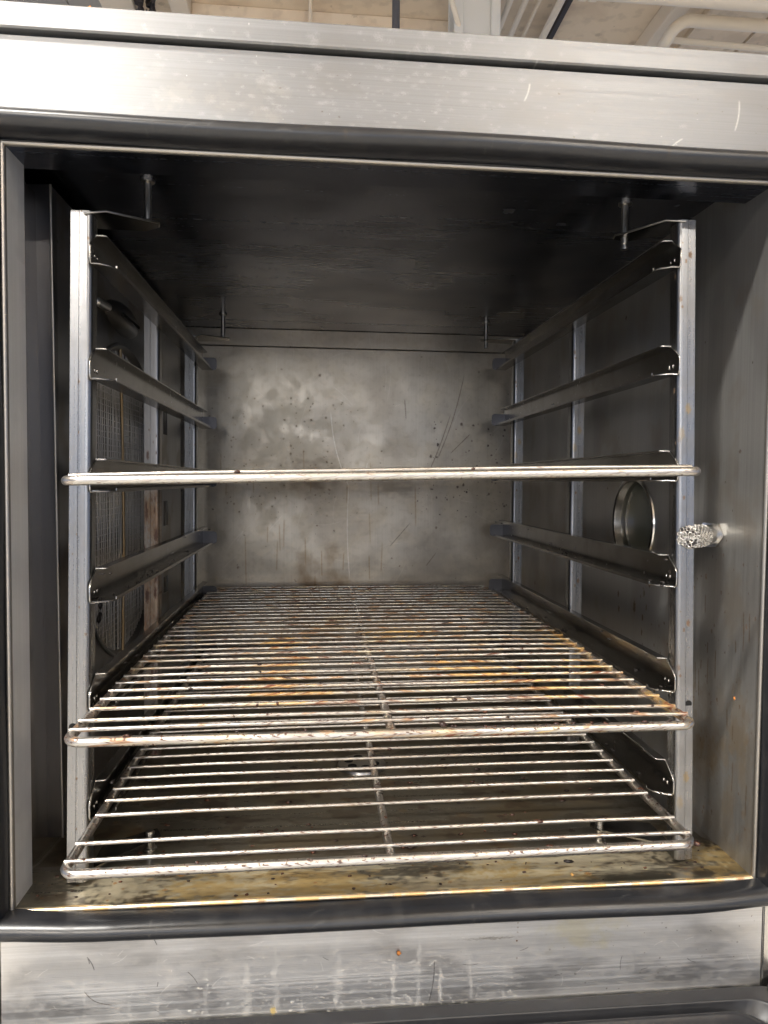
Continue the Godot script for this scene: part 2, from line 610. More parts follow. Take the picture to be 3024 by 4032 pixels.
	p.cloud(34.0, 34.0, 0.05, 0.6, Color(0.44, 0.40, 0.35), 0.15, 0.42, 0.8, 9.0)
	p.spot(0.30, 0.36, 0.20, 0.24, Color(0.70, 0.66, 0.585), 0.45, 0.60, 0.8, 0.9, 9.0, 0.9)
	p.spot(0.37, 0.435, 0.11, 0.07, Color(0.34, 0.30, 0.25), 0.7, 0.42, 0.85, 0.45, 5.0, 1.0)
	p.spot(0.60, 0.46, 0.12, 0.04, Color(0.38, 0.35, 0.31), 0.5, 0.42, 0.85, 0.45, 5.0, 1.0)
	p.spot(0.38, 0.82, 0.16, 0.19, Color(0.36, 0.285, 0.205), 0.75, 0.45, 0.8, 0.45, 5.0, 1.0)
	p.spot(0.58, 0.86, 0.28, 0.13, Color(0.44, 0.365, 0.27), 0.6, 0.45, 0.8, 0.45, 5.0, 1.0)
	p.spot(0.72, 0.72, 0.24, 0.16, Color(0.44, 0.41, 0.37), 0.5, 0.4, 0.9, 0.45, 5.0, 1.0)
	p.spots(190, 0.1, 0.5, 0.2, 0.55, 0.0010, 0.0035, Color(0.32, 0.25, 0.17), 0.7, 0.6, 0.3)
	p.spots(90, 0.68, 0.95, 0.25, 0.55, 0.0010, 0.0045, Color(0.17, 0.12, 0.10), 0.85, 0.6, 0.2)
	p.spots(130, 0.0, 1.0, 0.05, 0.95, 0.001, 0.004, Color(0.25, 0.19, 0.14), 0.7, 0.6, 0.3)
	for q in [[0.82, 0.12, 0.74, 0.38, 0.03], [0.78, 0.24, 0.70, 0.45, 0.02], [0.84, 0.30, 0.78, 0.36, 0.0], [0.66, 0.57, 0.60, 0.64, 0.0], [0.74, 0.66, 0.71, 0.70, 0.0], [0.64, 0.20, 0.645, 0.26, 0.0]]:
		p.scratch(q[0], q[1], q[2], q[3], q[4], 0.6, Color(0.24, 0.20, 0.17), 0.5, 0.5)
	p.scratch(0.42, 0.24, 0.475, 0.46, -0.05, 0.6, Color(0.85, 0.83, 0.78), 0.8, 0.5)
	p.scratch(0.475, 0.46, 0.48, 0.74, -0.02, 0.6, Color(0.80, 0.78, 0.74), 0.6, 0.5)
	p.scratch(0.53, 0.39, 0.525, 0.43, 0.0, 0.6, Color(0.8, 0.78, 0.74), 0.6, 0.5)
	for k in 60:   # fine wiping scratches
		var u: float = p.rg.randf()
		var v: float = p.rg.randf()
		p.scratch(u, v, u + p.rg.randf_range(-0.08, 0.08), v + p.rg.randf_range(-0.12, 0.12), p.rg.randf_range(-0.1, 0.1), 0.4, Color(0.80, 0.78, 0.74), 0.22, 0.4)
	for k in 26:   # brown runs
		var u: float = p.rg.randf_range(0.1, 0.75)
		var v: float = p.rg.randf_range(0.35, 0.85)
		p.scratch(u, v, u + p.rg.randf_range(-0.004, 0.004), v + p.rg.randf_range(0.04, 0.16), 0.0, 1.2, Color(0.42, 0.33, 0.22), 0.16, 0.45)
	M.back = wavy(p.material(), 5, 0.012, 0.10)
	# right wall: ground upright, speckled with fat near the floor
	p = Pic.new(768, 640, Color(0.66, 0.655, 0.645), 0.40, 0.82, 41)
	p.brush(false, 0.022, 0.05, 0.7)
	p.cloud(3.0, 1.2, 0.0, 0.6, Color(0.48, 0.47, 0.46), 0.4, 0.42)
	p.cloud(8.0, 5.0, 0.15, 0.6, Color(0.62, 0.58, 0.52), 0.35, 0.5, 0.9, 5.0)
	p.spots(150, 0.0, 0.35, 0.55, 0.99, 0.0006, 0.0026, Color(0.36, 0.27, 0.19), 0.75, 0.5, 0.2, 1.5)
	p.spots(60, 0.0, 1.0, 0.1, 0.95, 0.0008, 0.003, Color(0.24, 0.19, 0.15), 0.8, 0.5, 0.2, 1.4)
	p.spots(40, 0.0, 0.16, 0.74, 1.0, 0.004, 0.03, Color(0.52, 0.42, 0.29), 0.22, 0.5, 0.6, 1.6)
	p.spots(14, 0.2, 0.4, 0.6, 0.85, 0.0025, 0.006, Color(0.30, 0.20, 0.10), 0.9, 0.5, 0.0, 1.8)
	for k in 16:
		var u: float = p.rg.randf_range(0.0, 0.16)
		var v: float = p.rg.randf_range(0.6, 0.9)
		p.scratch(u, v, u + p.rg.randf_range(-0.002, 0.002), v + p.rg.randf_range(0.015, 0.05), 0.0, 0.8, Color(0.40, 0.31, 0.22), 0.4, 0.5)
	M.wall = wavy(p.material(), 6, 0.012, 0.08)
	# chamber floor: fat film, drips and crusts; v runs from the back (0) to the lip (1)
	p = Pic.new(768, 768, Color(0.50, 0.48, 0.43), 0.32, 0.9, 53)
	p.brush(true, 0.015, 0.05, 0.6)
	p.cloud(3.0, 5.0, -0.1, 0.5, Color(0.36, 0.30, 0.21), 0.6, 0.38, 0.6)
	p.cloud(9.0, 14.0, 0.1, 0.5, Color(0.20, 0.15, 0.10), 0.5, 0.4, 0.5, 4.0)
	for k in 34:
		p.spot(p.rg.randf(), p.rg.randf_range(0.935, 1.0), p.rg.randf_range(0.03, 0.12), p.rg.randf_range(0.012, 0.04), Color(0.74, 0.70, 0.60) if k % 3 else Color(0.68, 0.58, 0.38), 0.7, 0.40, 0.6, 0.9, 8.0, 0.7)
	p.spots(34, 0.0, 1.0, 0.935, 1.0, 0.0015, 0.006, Color(0.48, 0.30, 0.12), 0.7, 0.45, 0.0, 0.7)
	p.spots(120, 0.0, 1.0, 0.93, 1.0, 0.001, 0.006, Color(0.74, 0.68, 0.52), 0.3, 0.6, 0.1, 0.7)
	p.spots(150, 0.0, 1.0, 0.3, 0.94, 0.0015, 0.009, Color(0.12, 0.07, 0.04), 0.8, 0.4, 0.1, 0.8)
	p.spots(40, 0.0, 1.0, 0.6, 0.94, 0.004, 0.02, Color(0.33, 0.22, 0.10), 0.5, 0.35, 0.4, 0.7)
	M.floor = p.material()
	# shelf guides: thin folded sheet with fat runs
	p = Pic.new(512, 512, Color(0.53, 0.53, 0.53), 0.30, 1.0, 61)
	p.brush(false, 0.012, 0.04, 0.4)
	p.cloud(4.0, 4.0, 0.1, 0.6, Color(0.47, 0.46, 0.45), 0.5, 0.40)
	p.spots(130, 0.0, 1.0, 0.0, 1.0, 0.0015, 0.006, Color(0.34, 0.20, 0.08), 0.8, 0.5, 0.1, 1.6)
	p.spots(12, 0.0, 1.0, 0.0, 1.0, 0.010, 0.03, Color(0.58, 0.44, 0.22), 0.45, 0.5, 0.5, 2.0)
	M.post = triplanar(p.material(), 3.1)
	p = Pic.new(512, 512, Color(0.51, 0.505, 0.495), 0.24, 1.0, 67)
	p.cloud(3.0, 3.0, -0.1, 0.5, Color(0.43, 0.415, 0.39), 0.5)
	p.cloud(5.0, 5.0, 0.1, 0.8, Color(0.38, 0.34, 0.30), 0.35, -1.0, -1.0, 3.0)
	p.spots(30, 0.0, 1.0, 0.0, 1.0, 0.002, 0.008, Color(0.16, 0.10, 0.07), 0.8, 0.5, 0.1)
	M.rail = triplanar(p.material(), 4.3)
	# crusted mid post of the left guide
	p = Pic.new(64, 512, Color(0.53, 0.52, 0.51), 0.34, 1.0, 71)
	p.brush(false, 0.015, 0.03, 0.4)
	for k in 90:
		var v: float = 0.42 + 0.58 * p.rg.randf()
		p.spot(p.rg.randf(), v, p.rg.randf_range(0.15, 0.6), p.rg.randf_range(0.012, 0.05), Color(0.50, 0.42, 0.33) if k % 3 else Color(0.42, 0.28, 0.18), 0.25, 0.5, 0.6, 0.9, 8.0, 0.8)
	p.spots(60, 0.0, 1.0, 0.3, 1.0, 0.02, 0.12, Color(0.22, 0.11, 0.06), 0.85, 0.6, 0.0)
	M.crusted = p.material()
	# left baffle and general liner sheet
	p = Pic.new(512, 512, Color(0.44, 0.44, 0.44), 0.36, 0.9, 83)
	p.brush(false, 0.014, 0.04, 0.5)
	p.cloud(3.0, 3.0, 0.0, 0.5, Color(0.38, 0.34, 0.29), 0.6, 0.45, 0.9)
	p.spots(60, 0.0, 1.0, 0.0, 1.0, 0.001, 0.004, Color(0.2, 0.14, 0.1), 0.8, 0.5, 0.2)
	M.liner = wavy(triplanar(p.material(), 2.3), 9, 0.012, 0.10)
	p = Pic.new(512, 512, Color(0.41, 0.43, 0.485), 0.24, 1.0, 89)  # blue in the sheet colour stands in for haze in the upper chamber
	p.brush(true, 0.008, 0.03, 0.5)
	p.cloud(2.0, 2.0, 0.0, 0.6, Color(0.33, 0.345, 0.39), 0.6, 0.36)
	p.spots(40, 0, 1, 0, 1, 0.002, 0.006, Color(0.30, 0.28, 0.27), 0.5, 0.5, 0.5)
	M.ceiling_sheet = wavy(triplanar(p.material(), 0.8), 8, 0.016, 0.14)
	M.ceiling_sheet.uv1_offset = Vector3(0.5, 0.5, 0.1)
	p = Pic.new(512, 512, Color(0.80, 0.80, 0.80), 0.40, 0.5, 91)
	p.brush(false, 0.02, 0.05, 0.6)
	p.cloud(3.0, 3.0, 0.1, 0.6, Color(0.70, 0.70, 0.70), 0.5, 0.48)
	M.throat = triplanar(p.material(), 2.0)
	# wire shelves: plan view of each shelf, bright wire with baked fat
	for k in 3:
		p = Pic.new(1024, 1024, Color(0.71, 0.70, 0.68), 0.34, 1.0, 100 + k)
		p.cloud(40.0, 60.0, 0.15, 0.5, Color(0.58, 0.55, 0.51), 0.4, 0.42, 1.0, 2.0)
		var heavy: float = [0.18, 0.8, 0.22][k]
		p.cloud(7.0, 16.0, 0.25, 0.45, Color(0.78, 0.66, 0.42), 0.3 * heavy, 0.4, 0.6, 5.0)
		p.cloud(13.0, 30.0, 0.38, 0.52, Color(0.52, 0.30, 0.12), 0.55 * heavy, 0.5, 0.2, 11.0)
		p.cloud(70.0, 150.0, 0.38, 0.5, Color(0.22, 0.12, 0.08), [0.35, 0.9, 0.8][k], 0.55, 0.0, 17.0)
		if k == 1:
			for q in [[0.31, 0.72, 0.05, 0.05], [0.30, 0.80, 0.05, 0.06], [0.34, 0.86, 0.07, 0.05], [0.62, 0.75, 0.09, 0.06], [0.68, 0.80, 0.08, 0.05], [0.75, 0.86, 0.07, 0.05], [0.66, 0.985, 0.16, 0.012], [0.93, 0.90, 0.06, 0.07], [0.86, 0.76, 0.06, 0.05], [0.55, 0.55, 0.08, 0.05], [0.3, 0.6, 0.05, 0.06], [0.92, 0.6, 0.08, 0.1]]:
				p.spot(q[0], q[1], q[2], q[3], Color(0.78, 0.60, 0.30), 0.6, 0.35, 0.5, 1.0, 14.0, 0.8)
				p.spots(60, q[0] - q[2] * 0.6, q[0] + q[2] * 0.6, q[1] - q[3] * 0.8, q[1] + q[3] * 0.8, 0.0015, 0.007, Color(0.36, 0.15, 0.07), 0.9, 0.5, 0.0, 0.7)
			p.cloud(9.0, 14.0, 0.15, 0.4, Color(0.34, 0.20, 0.12), 0.15, 0.5, 0.5, 31.0)
		if k == 1:
			for q in [[0.31, 0.05], [0.305, 0.03], [0.58, 0.06], [0.66, 0.05], [0.72, 0.06], [0.9, 0.06], [0.42, 0.1], [0.5, 0.2]]:
				for j in 45:
					var s0: float = p.rg.randf_range(0.003, 0.011)
					p.spot(q[0] + p.rg.randfn() * q[1] * 0.6, p.rg.randf_range(0.05, 0.93), s0, s0 * 0.55, Color(0.30, 0.14, 0.07) if j % 3 else Color(0.14, 0.07, 0.06), p.rg.randf_range(0.5, 0.95), 0.5, 0.0, 1.0, 12.0, 0.5)
		p.spots([10, 90, 70][k], 0.0, 1.0, 0.0, 1.0, 0.0010, 0.003, CHAR, 0.85, 0.6, 0.0, 0.8)
		M["shelf%d" % k] = p.material()
	M.bright = plain(Color(0.78, 0.77, 0.75), 0.22, 1.0)
	M.pin = plain(Color(0.66, 0.65, 0.63), 0.28, 1.0)
	M.mesh_wire = plain(Color(0.62, 0.60, 0.57), 0.40, 0.85)
	M.rod = plain(Color(0.62, 0.53, 0.40), 0.45, 0.7)
	M.lip = plain(Color(0.62, 0.60, 0.57), 0.42, 1.0)
	p = Pic.new(256, 256, Color(0.82, 0.78, 0.70), 0.3, 1.0, 141)
	p.cloud(6.0, 3.0, -0.1, 0.3, Color(0.80, 0.62, 0.36), 0.7, 0.35, 0.7)
	p.spots(60, 0, 1, 0, 1, 0.004, 0.02, Color(0.40, 0.24, 0.12), 0.8, 0.5, 0.1)
	M.lip_fat = triplanar(p.material(), 5.0)
	# door seal
	p = Pic.new(512, 256, Color(0.115, 0.118, 0.13), 0.30, 0.0, 151)
	p.cloud(6.0, 6.0, 0.0, 0.6, Color(0.15, 0.15, 0.155), 0.7, 0.42)
	p.spots(60, 0, 1, 0, 1, 0.001, 0.005, Color(0.32, 0.30, 0.28), 0.6, 0.6)
	p.spots(30, 0, 1, 0, 1, 0.002, 0.008, Color(0.24, 0.18, 0.12), 0.6, 0.5)
	for k in 60:
		var u: float = p.rg.randf()
		var v: float = p.rg.randf()
		p.scratch(u, v, u + p.rg.randf_range(-0.06, 0.06), v + p.rg.randf_range(-0.04, 0.04), 0.05, 0.6, Color(0.28, 0.275, 0.27), 0.5, 0.6)
	M.seal = triplanar(p.material(), 4.0)
	p = Pic.new(256, 256, Color(0.10, 0.105, 0.12), 0.42, 0.0, 161)
	p.cloud(5.0, 5.0, 0.0, 0.6, Color(0.14, 0.145, 0.16), 0.7, 0.5)
	p.spots(80, 0, 1, 0, 1, 0.002, 0.006, Color(0.22, 0.22, 0.22), 0.5, 0.6)
	M.black_plastic = triplanar(p.material(), 5.0)
	# warehouse ceiling
	p = Pic.new(512, 512, Color(0.90, 0.83, 0.73), 0.85, 0.0, 171)
	p.cloud(3.0, 3.0, -0.1, 0.5, Color(0.84, 0.76, 0.66), 0.7)
	p.cloud(8.0, 8.0, 0.1, 0.6, Color(0.74, 0.67, 0.59), 0.3, -1, -1, 4.0)
	p.spots(40, 0, 1, 0, 1, 0.004, 0.02, Color(0.5, 0.42, 0.34), 0.35)
	M.ceil = triplanar(p.material(), 0.7)
	M.grey_slab = plain(Color(0.66, 0.64, 0.61), 0.85, 0.0)
	M.beam = plain(Color(0.90, 0.84, 0.75), 0.7, 0.0)
	M.pipe = plain(Color(0.90, 0.85, 0.77), 0.55, 0.0)
	M.dark = plain(Color(0.22, 0.20, 0.20), 0.7, 0.0)
	M.grey_pole = plain(Color(0.36, 0.36, 0.38), 0.5, 0.3)
	M.crumb = plain(Color(0.74, 0.47, 0.22), 0.7, 0.0)
	M.tan_crumb = plain(Color(0.80, 0.62, 0.36), 0.75, 0.0)
	M.yellow = plain(Color(0.70, 0.56, 0.22), 0.7, 0.0)
	M.window_glass = plain(Color(0.33, 0.34, 0.31), 0.16, 0.0)
	M.concrete = plain(Color(0.80, 0.79, 0.77), 0.5, 0.0)
	M.dark_steel = plain(Color(0.30, 0.295, 0.30), 0.32, 0.95)  # darker steel for the baffle flange and the rail end stops
	M.cavity_shade = plain(Color(0.15, 0.145, 0.145), 0.6, 0.4)  # dark colour puts the shade of the fan cavity into wall and wheel
	M.shell = plain(Color(0.60, 0.60, 0.59), 0.45, 1.0)

# ---------------------------------------------------------------- oven
const OH := 0.577
const CEIL := 0.597
const BACK := -0.705

func oven() -> void:
	var o := thing("oven", "open stainless steel convection oven with stained chamber and black door seal", "oven", Vector3(0, 0, 0))
	var mb := MB.new()
	# cap strip along the top edge, standing proud of the panel
	mb.uvf = planar(0, 1, Vector2(-0.325, 0.56), Vector2(0.325, 0.68))
	mb.box(Vector3(-0.318, 0.659, -0.10), Vector3(0.318, 0.6775, 0.004), 0.0012)
	part("top_cap", mb, M.panel_top, o)
	mb = MB.new()
	mb.uvf = planar(0, 1, Vector2(-0.311, 0.585), Vector2(0.311, 0.6565))
	mb.box(Vector3(-0.318, 0.579, -0.008), Vector3(0.318, 0.6562, -0.0005), 0.0006)
	part("upper_front_panel", mb, M.panel_top, o)
	mb = MB.new()
	mb.box(Vector3(-0.316, 0.6562, -0.10), Vector3(0.316, 0.659, -0.012))
	part("cap_joint", mb, M.black_hole, o)
	mb = MB.new()
	mb.uvf = planar(0, 1, Vector2(-0.311, -0.098), Vector2(0.311, -0.018))
	mb.box(Vector3(-0.311, -0.150, -0.008), Vector3(0.311, -0.002, -0.0005), 0.0008)
	part("lower_front_panel", mb, M.panel_low, o)
	for s in [-1, 1]:
		mb = MB.new()
		mb.box(Vector3(minf(s * 0.302, s * 0.311), -0.002, -0.008), Vector3(maxf(s * 0.302, s * 0.311), 0.579, -0.001))
		part("side_frame", mb, M.liner, o)
		mb = MB.new()
		mb.box(Vector3(minf(s * 0.3128, s * 0.330), -0.150, -0.70), Vector3(maxf(s * 0.3128, s * 0.330), 0.579 if s > 0 else 0.579, -0.002), 0.0012)
		part("corner_trim", mb, M.bright, o)
	# outer shell
	mb = MB.new()
	mb.box(Vector3(-0.46, -0.155, -0.76), Vector3(0.46, -0.06, -0.010))
	part("base", mb, M.shell, o)
	mb = MB.new()
	mb.box(Vector3(-0.46, 0.612, -0.76), Vector3(0.46, 0.655, -0.101))
	part("roof_sheet", mb, M.shell, o)
	for s in [-1, 1]:
		mb = MB.new()
		mb.box(Vector3(minf(s * 0.45, s * 0.46), -0.06, -0.76), Vector3(maxf(s * 0.45, s * 0.46), 0.612, -0.011))
		part("side_sheet", mb, M.shell, o)
	# --- chamber
	mb = MB.new()
	mb.box(Vector3(-0.46, -0.06, -0.73), Vector3(0.46, 0.611, BACK - 0.008))
	mb.uvf = planar(0, 1, Vector2(-0.30, 0.0), Vector2(0.30, 0.60))
	mb.box(Vector3(-0.44, -0.05, BACK - 0.004), Vector3(0.305, 0.5655, BACK))
	var bw := part("back_wall", mb, M.back, o)
	mb = MB.new()
	mb.uvf = planar(0, 1, Vector2(-0.30, 0.0), Vector2(0.30, 0.60))
	mb.box(Vector3(-0.44, 0.5668, BACK - 0.004), Vector3(0.305, CEIL - 0.0004, BACK + 0.003), 0.0006)
	part("top_flange", mb, M.back, bw)
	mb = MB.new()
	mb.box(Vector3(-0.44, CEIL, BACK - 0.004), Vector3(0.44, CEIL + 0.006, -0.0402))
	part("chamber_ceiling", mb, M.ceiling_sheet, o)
	# throat: the short return between the opening and the chamber
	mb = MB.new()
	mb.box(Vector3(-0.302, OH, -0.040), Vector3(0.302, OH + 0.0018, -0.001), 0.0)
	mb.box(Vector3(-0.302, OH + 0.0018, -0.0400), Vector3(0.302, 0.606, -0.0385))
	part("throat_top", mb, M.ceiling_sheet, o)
	mb = MB.new()
	mb.box(Vector3(-0.3018, 0.0, -0.0350), Vector3(-0.300, OH, -0.001))
	mb.box(Vector3(-0.40, 0.0, -0.0350), Vector3(-0.3018, 0.60, -0.0335))
	part("throat_side", mb, M.throat, o)
	mb = MB.new()
	mb.box(Vector3(-0.405, -0.05, BACK), Vector3(-0.40, 0.60, -0.0335))
	part("left_wall", mb, M.cavity_shade, o)
	# right wall with the round lamp window
	mb = MB.new()
	mb.uvf = planar(2, 1, Vector2(0.0, 0.0), Vector2(-0.70, 0.60))
	mb.holed(Vector3(0.300, 0, 0), Vector3(0, 0, 1), Vector3.UP, Vector3.LEFT, Vector2(BACK, -0.03), Vector2(-0.001, CEIL + 0.003), Vector2(-0.243, 0.287), 0.050, 0.004)
	var rw := part("right_wall", mb, M.wall, o)
	var ax := Vector3(-1, 0, 0)
	mb = MB.new()
	var wo := Vector3(0.3, 0.287, -0.243)
	mb.lathe([Vector2(0.0545, 0.0004), Vector2(0.054, 0.0022), Vector2(0.0515, 0.0030), Vector2(0.0492, 0.0020), Vector2(0.0478, -0.006), Vector2(0.0475, -0.020)], wo, ax, 48)
	var ring := part("window_ring", mb, M.bright, rw)
	mb = MB.new()
	mb.lathe([Vector2(0.0476, -0.012), Vector2(0.040, -0.0105), Vector2(0.0, -0.010)], wo, ax, 48)
	part("window_glass", mb, M.window_glass, rw)
	# floor: flat lip at the front, then a shallow fall to the drain
	mb = MB.new()
	mb.uvf = planar(0, 2, Vector2(-0.31, 0.0), Vector2(0.31, -0.70))
	var fl := []
	for q in [Vector2(0.0, -0.001), Vector2(0.0, -0.052), Vector2(-0.0015, -0.062), Vector2(-0.006, -0.078), Vector2(-0.010, -0.12), Vector2(-0.016, -0.29), Vector2(-0.010, -0.50), Vector2(-0.006, BACK)]:
		fl.append(q)
	mb.uvf = func(p: Vector3, _n: Vector3) -> Vector2: return Vector2((p.x + 0.31) / 0.62, 1.0 + p.z / 0.70)
	for k in fl.size() - 1:
		var a: Vector2 = fl[k]
		var b: Vector2 = fl[k + 1]
		for sx in 8:
			var x0 := lerpf(-0.40, 0.302, sx / 8.0)
			var x1 := lerpf(-0.40, 0.302, (sx + 1) / 8.0)
			var ids := []
			for q in [[x0, k], [x1, k], [x1, k + 1], [x0, k + 1]]:
				var f: Vector2 = fl[q[1]]
				var e0: Vector2 = fl[maxi(q[1] - 1, 0)]
				var e1: Vector2 = fl[mini(q[1] + 1, fl.size() - 1)]
				var e := e1 - e0
				ids.append(mb.vert(Vector3(q[0], f.x, f.y), Vector3(0, -e.y, e.x)))
			mb.tri(ids[0], ids[1], ids[2])
			mb.tri(ids[0], ids[2], ids[3])
	mb.box(Vector3(-0.40, -0.05, BACK), Vector3(0.305, -0.022, -0.010))
	var cf := part("chamber_floor", mb, M.floor, o)
	# drain with a drilled cover
	mb = MB.new()
	var dc := Vector3(-0.014, -0.0135, -0.294)
	var prof := [Vector2(0.030, -0.002), Vector2(0.029, 0.001), Vector2(0.024, 0.0022), Vector2(0.0, 0.0026)]
	mb.lathe(prof, dc, Vector3.UP, 28)
	var dr := part("drain_cover", mb, M.pin, cf)
	for k in 6:
		var an := TAU * k / 6.0 + 0.3
		mb = MB.new()
		mb.lathe([Vector2(0.0055, 0.0), Vector2(0.0055, 0.0009), Vector2(0.0, 0.0009)], dc + Vector3(cos(an) * 0.0165, 0.0022, sin(an) * 0.0165), Vector3.UP, 14)
		part("drain_hole", mb, M.black_hole, dr)
	# bright folded lip round the opening
	var lp := []
	for k in 9:
		var an := PI * k / 8.0
		lp.append(Vector2(0.0012 - cos(an) * 0.0022, sin(an) * 0.0030))
	for e in [[Vector3(-0.300, 0, -0.001), Vector3(0.300, 0, -0.001), Vector3.DOWN, M.lip_fat], [Vector3(0.300, OH, -0.001), Vector3(-0.300, OH, -0.001), Vector3.UP, M.lip], [Vector3(-0.300, OH, -0.001), Vector3(-0.300, 0, -0.001), Vector3.LEFT, M.lip], [Vector3(0.300, 0, -0.001), Vector3(0.300, OH, -0.001), Vector3.RIGHT, M.lip]]:
		mb = MB.new()
		mb.sweep(lp, e[0], e[1], e[2], Vector3(0, 0, 1), 1.0, 1.0)
		part("opening_lip", mb, e[3], o)
	# door seal: four mitred lengths of round rubber bead on a flat foot
	var gp := [Vector2(0.0030, 0.0), Vector2(0.0034, 0.0035), Vector2(0.0042, 0.0060)]
	for k in 13:
		var an := PI * (0.08 + 0.90 * k / 12.0)
		gp.append(Vector2(0.0128 - cos(an) * 0.0086, 0.0070 + sin(an) * 0.0125))
	gp.append(Vector2(0.0212, 0.0042))
	gp.append(Vector2(0.0208, 0.0034))
	gp.append(Vector2(0.0222, 0.0036))
	gp.append(Vector2(0.0236, 0.0026))
	gp.append(Vector2(0.0238, 0.0))
	for e in [[Vector3(-0.300, 0, 0), Vector3(0.300, 0, 0), Vector3.DOWN], [Vector3(0.300, OH, 0), Vector3(-0.300, OH, 0), Vector3.UP], [Vector3(-0.300, OH, 0), Vector3(-0.300, 0, 0), Vector3.LEFT], [Vector3(0.300, 0, 0), Vector3(0.300, OH, 0), Vector3.RIGHT]]:
		mb = MB.new()
		mb.sweep(gp, e[0], e[1], e[2], Vector3(0, 0, 1), 0.985, 0.985, 24)
		for i in mb.v.size():   # rubber is never quite straight
			var q := mb.v[i]
			mb.v[i] = q + Vector3(sin(q.y * 23.0) * 0.0006, sin(q.x * 17.0 + q.y) * 0.0007, sin(q.x * 11.0 + q.y * 13.0) * 0.0006)
		if e[2] == Vector3.DOWN:   # the lower length lifts a little towards its two ends
			for i in mb.v.size():
				mb.v[i].y += 0.0045 * smoothstep(0.235, 0.325, absf(mb.v[i].x))
		part("door_seal", mb, M.seal, o)
	# --- left baffle with the guarded fan opening
	mb = MB.new()
	var tilt := func(y: float) -> float: return -0.103 + 0.024 * y
	mb.holed(Vector3(-0.300, 0, 0), Vector3(0, 0, 1), Vector3.UP, Vector3.RIGHT, Vector2(-0.528, 0.004), Vector2(-0.104, 0.585), Vector2(-0.326, 0.306), 0.182, 0.0015)
	for q in [[0.004, 0.16], [0.185, 0.262], [0.30, 0.40], [0.47, 0.585]]:
		mb.box(Vector3(-0.3015, q[0], -0.556), Vector3(-0.300, q[1], -0.528))
	mb.box(Vector3(-0.3015, 0.004, -0.66), Vector3(-0.300, 0.585, -0.556))
	for q in [[0.004, 0.16], [0.185, 0.262], [0.30, 0.40], [0.47, 0.585]]:
		pass
	var bf := part("fan_baffle", mb, M.liner, o)
	mb = MB.new()
	var f0 := -0.1035
	var f1 := -0.0895
	mb.face(Vector3(-0.300, 0.004, f0), Vector3(-0.300, 0.585, f1), Vector3(-0.360, 0.585, f1 - 0.004), Vector3(-0.360, 0.004, f0 - 0.004), Vector3(-0.33, 0.3, -1))
	mb.face(Vector3(-0.3000, 0.004, f0), Vector3(-0.3000, 0.585, f1), Vector3(-0.3000, 0.585, -0.104), Vector3(-0.3000, 0.004, -0.104), Vector3(-1, 0.3, -0.1))
	part("front_flange", mb, M.dark_steel, bf)
	mb = MB.new()
	mb.tube([Vector3(-0.2998, 0.004, f0), Vector3(-0.2998, 0.585, f1)], 0.0011, 8)
	part("flange_edge", mb, M.lip, bf)
	mb = MB.new()
	mb.lathe([Vector2(0.1865, 0.0002), Vector2(0.1862, 0.0020), Vector2(0.1835, 0.0022), Vector2(0.181, 0.0), Vector2(0.174, -0.010)], Vector3(-0.3, 0.306, -0.326), Vector3(1, 0, 0), 64)
	part("inlet_ring", mb, M.liner, bf)
	mb = MB.new()
	var step := 0.0072
	for k in range(-26, 27):
		var d := k * step
		var hlf := sqrt(maxf(0.0, 0.177 * 0.177 - d * d))
		if hlf > 0.01:
			var wv := [[], []]
			for j in 9:
				var q := lerpf(-hlf, hlf, j / 8.0)
				wv[0].append(Vector3(-0.3045 + rng.randf_range(-0.0006, 0.0006), 0.306 + q, -0.326 + d + rng.randf_range(-0.0007, 0.0007)))
				wv[1].append(Vector3(-0.3052 + rng.randf_range(-0.0006, 0.0006), 0.306 + d + rng.randf_range(-0.0007, 0.0007), -0.326 + q))
			mb.tube(wv[0], 0.00075, 6, false, false)
			mb.tube(wv[1], 0.00055, 6, false, false)
	var gm := part("fan_guard_mesh", mb, M.mesh_wire, bf)
	gm.set_meta("kind", "stuff")
	mb = MB.new()
	mb.tube([Vector3(-0.3020, 0.126, -0.312), Vector3(-0.3010, 0.25, -0.316), Vector3(-0.3015, 0.37, -0.315), Vector3(-0.3020, 0.486, -0.310)], 0.0017, 8)
	part("guard_rod", mb, M.rod, bf)
	mb = MB.new()
	for k in 4:
		mb.lump(Vector3(-0.3035, 0.185 + rng.randf_range(-0.015, 0.015), -0.226 + rng.randf_range(-0.006, 0.006)), Vector3(0.002, 0.005, 0.004), rng)
	var gr := part("baked_grease", mb, M.char, bf)
	gr.set_meta("kind", "stuff")
	mb = MB.new()
	mb.lathe([Vector2(0.05, 0.012), Vector2(0.15, 0.004), Vector2(0.155, 0.0), Vector2(0.0, -0.002)], Vector3(-0.385, 0.306, -0.32), Vector3(1, 0, 0), 40)
	for k in 12:
		var an := TAU * k / 12.0
		var d := Vector3(0, cos(an), sin(an))
		var e := Vector3(0, cos(an + 0.35), sin(an + 0.35))
		mb.face(Vector3(-0.384, 0.306, -0.32) + d * 0.09, Vector3(-0.384, 0.306, -0.32) + e * 0.15, Vector3(-0.345, 0.306, -0.32) + e * 0.15, Vector3(-0.345, 0.306, -0.32) + d * 0.09, Vector3(-0.36, 0.306, -0.32))
	part("fan_wheel", mb, M.cavity_shade, bf)
	# oval steam boss above the fan with a slit and a small feed pipe
	mb = MB.new()
	var bc := Vector3(-0.300, 0.518, -0.305)
	var rows := []
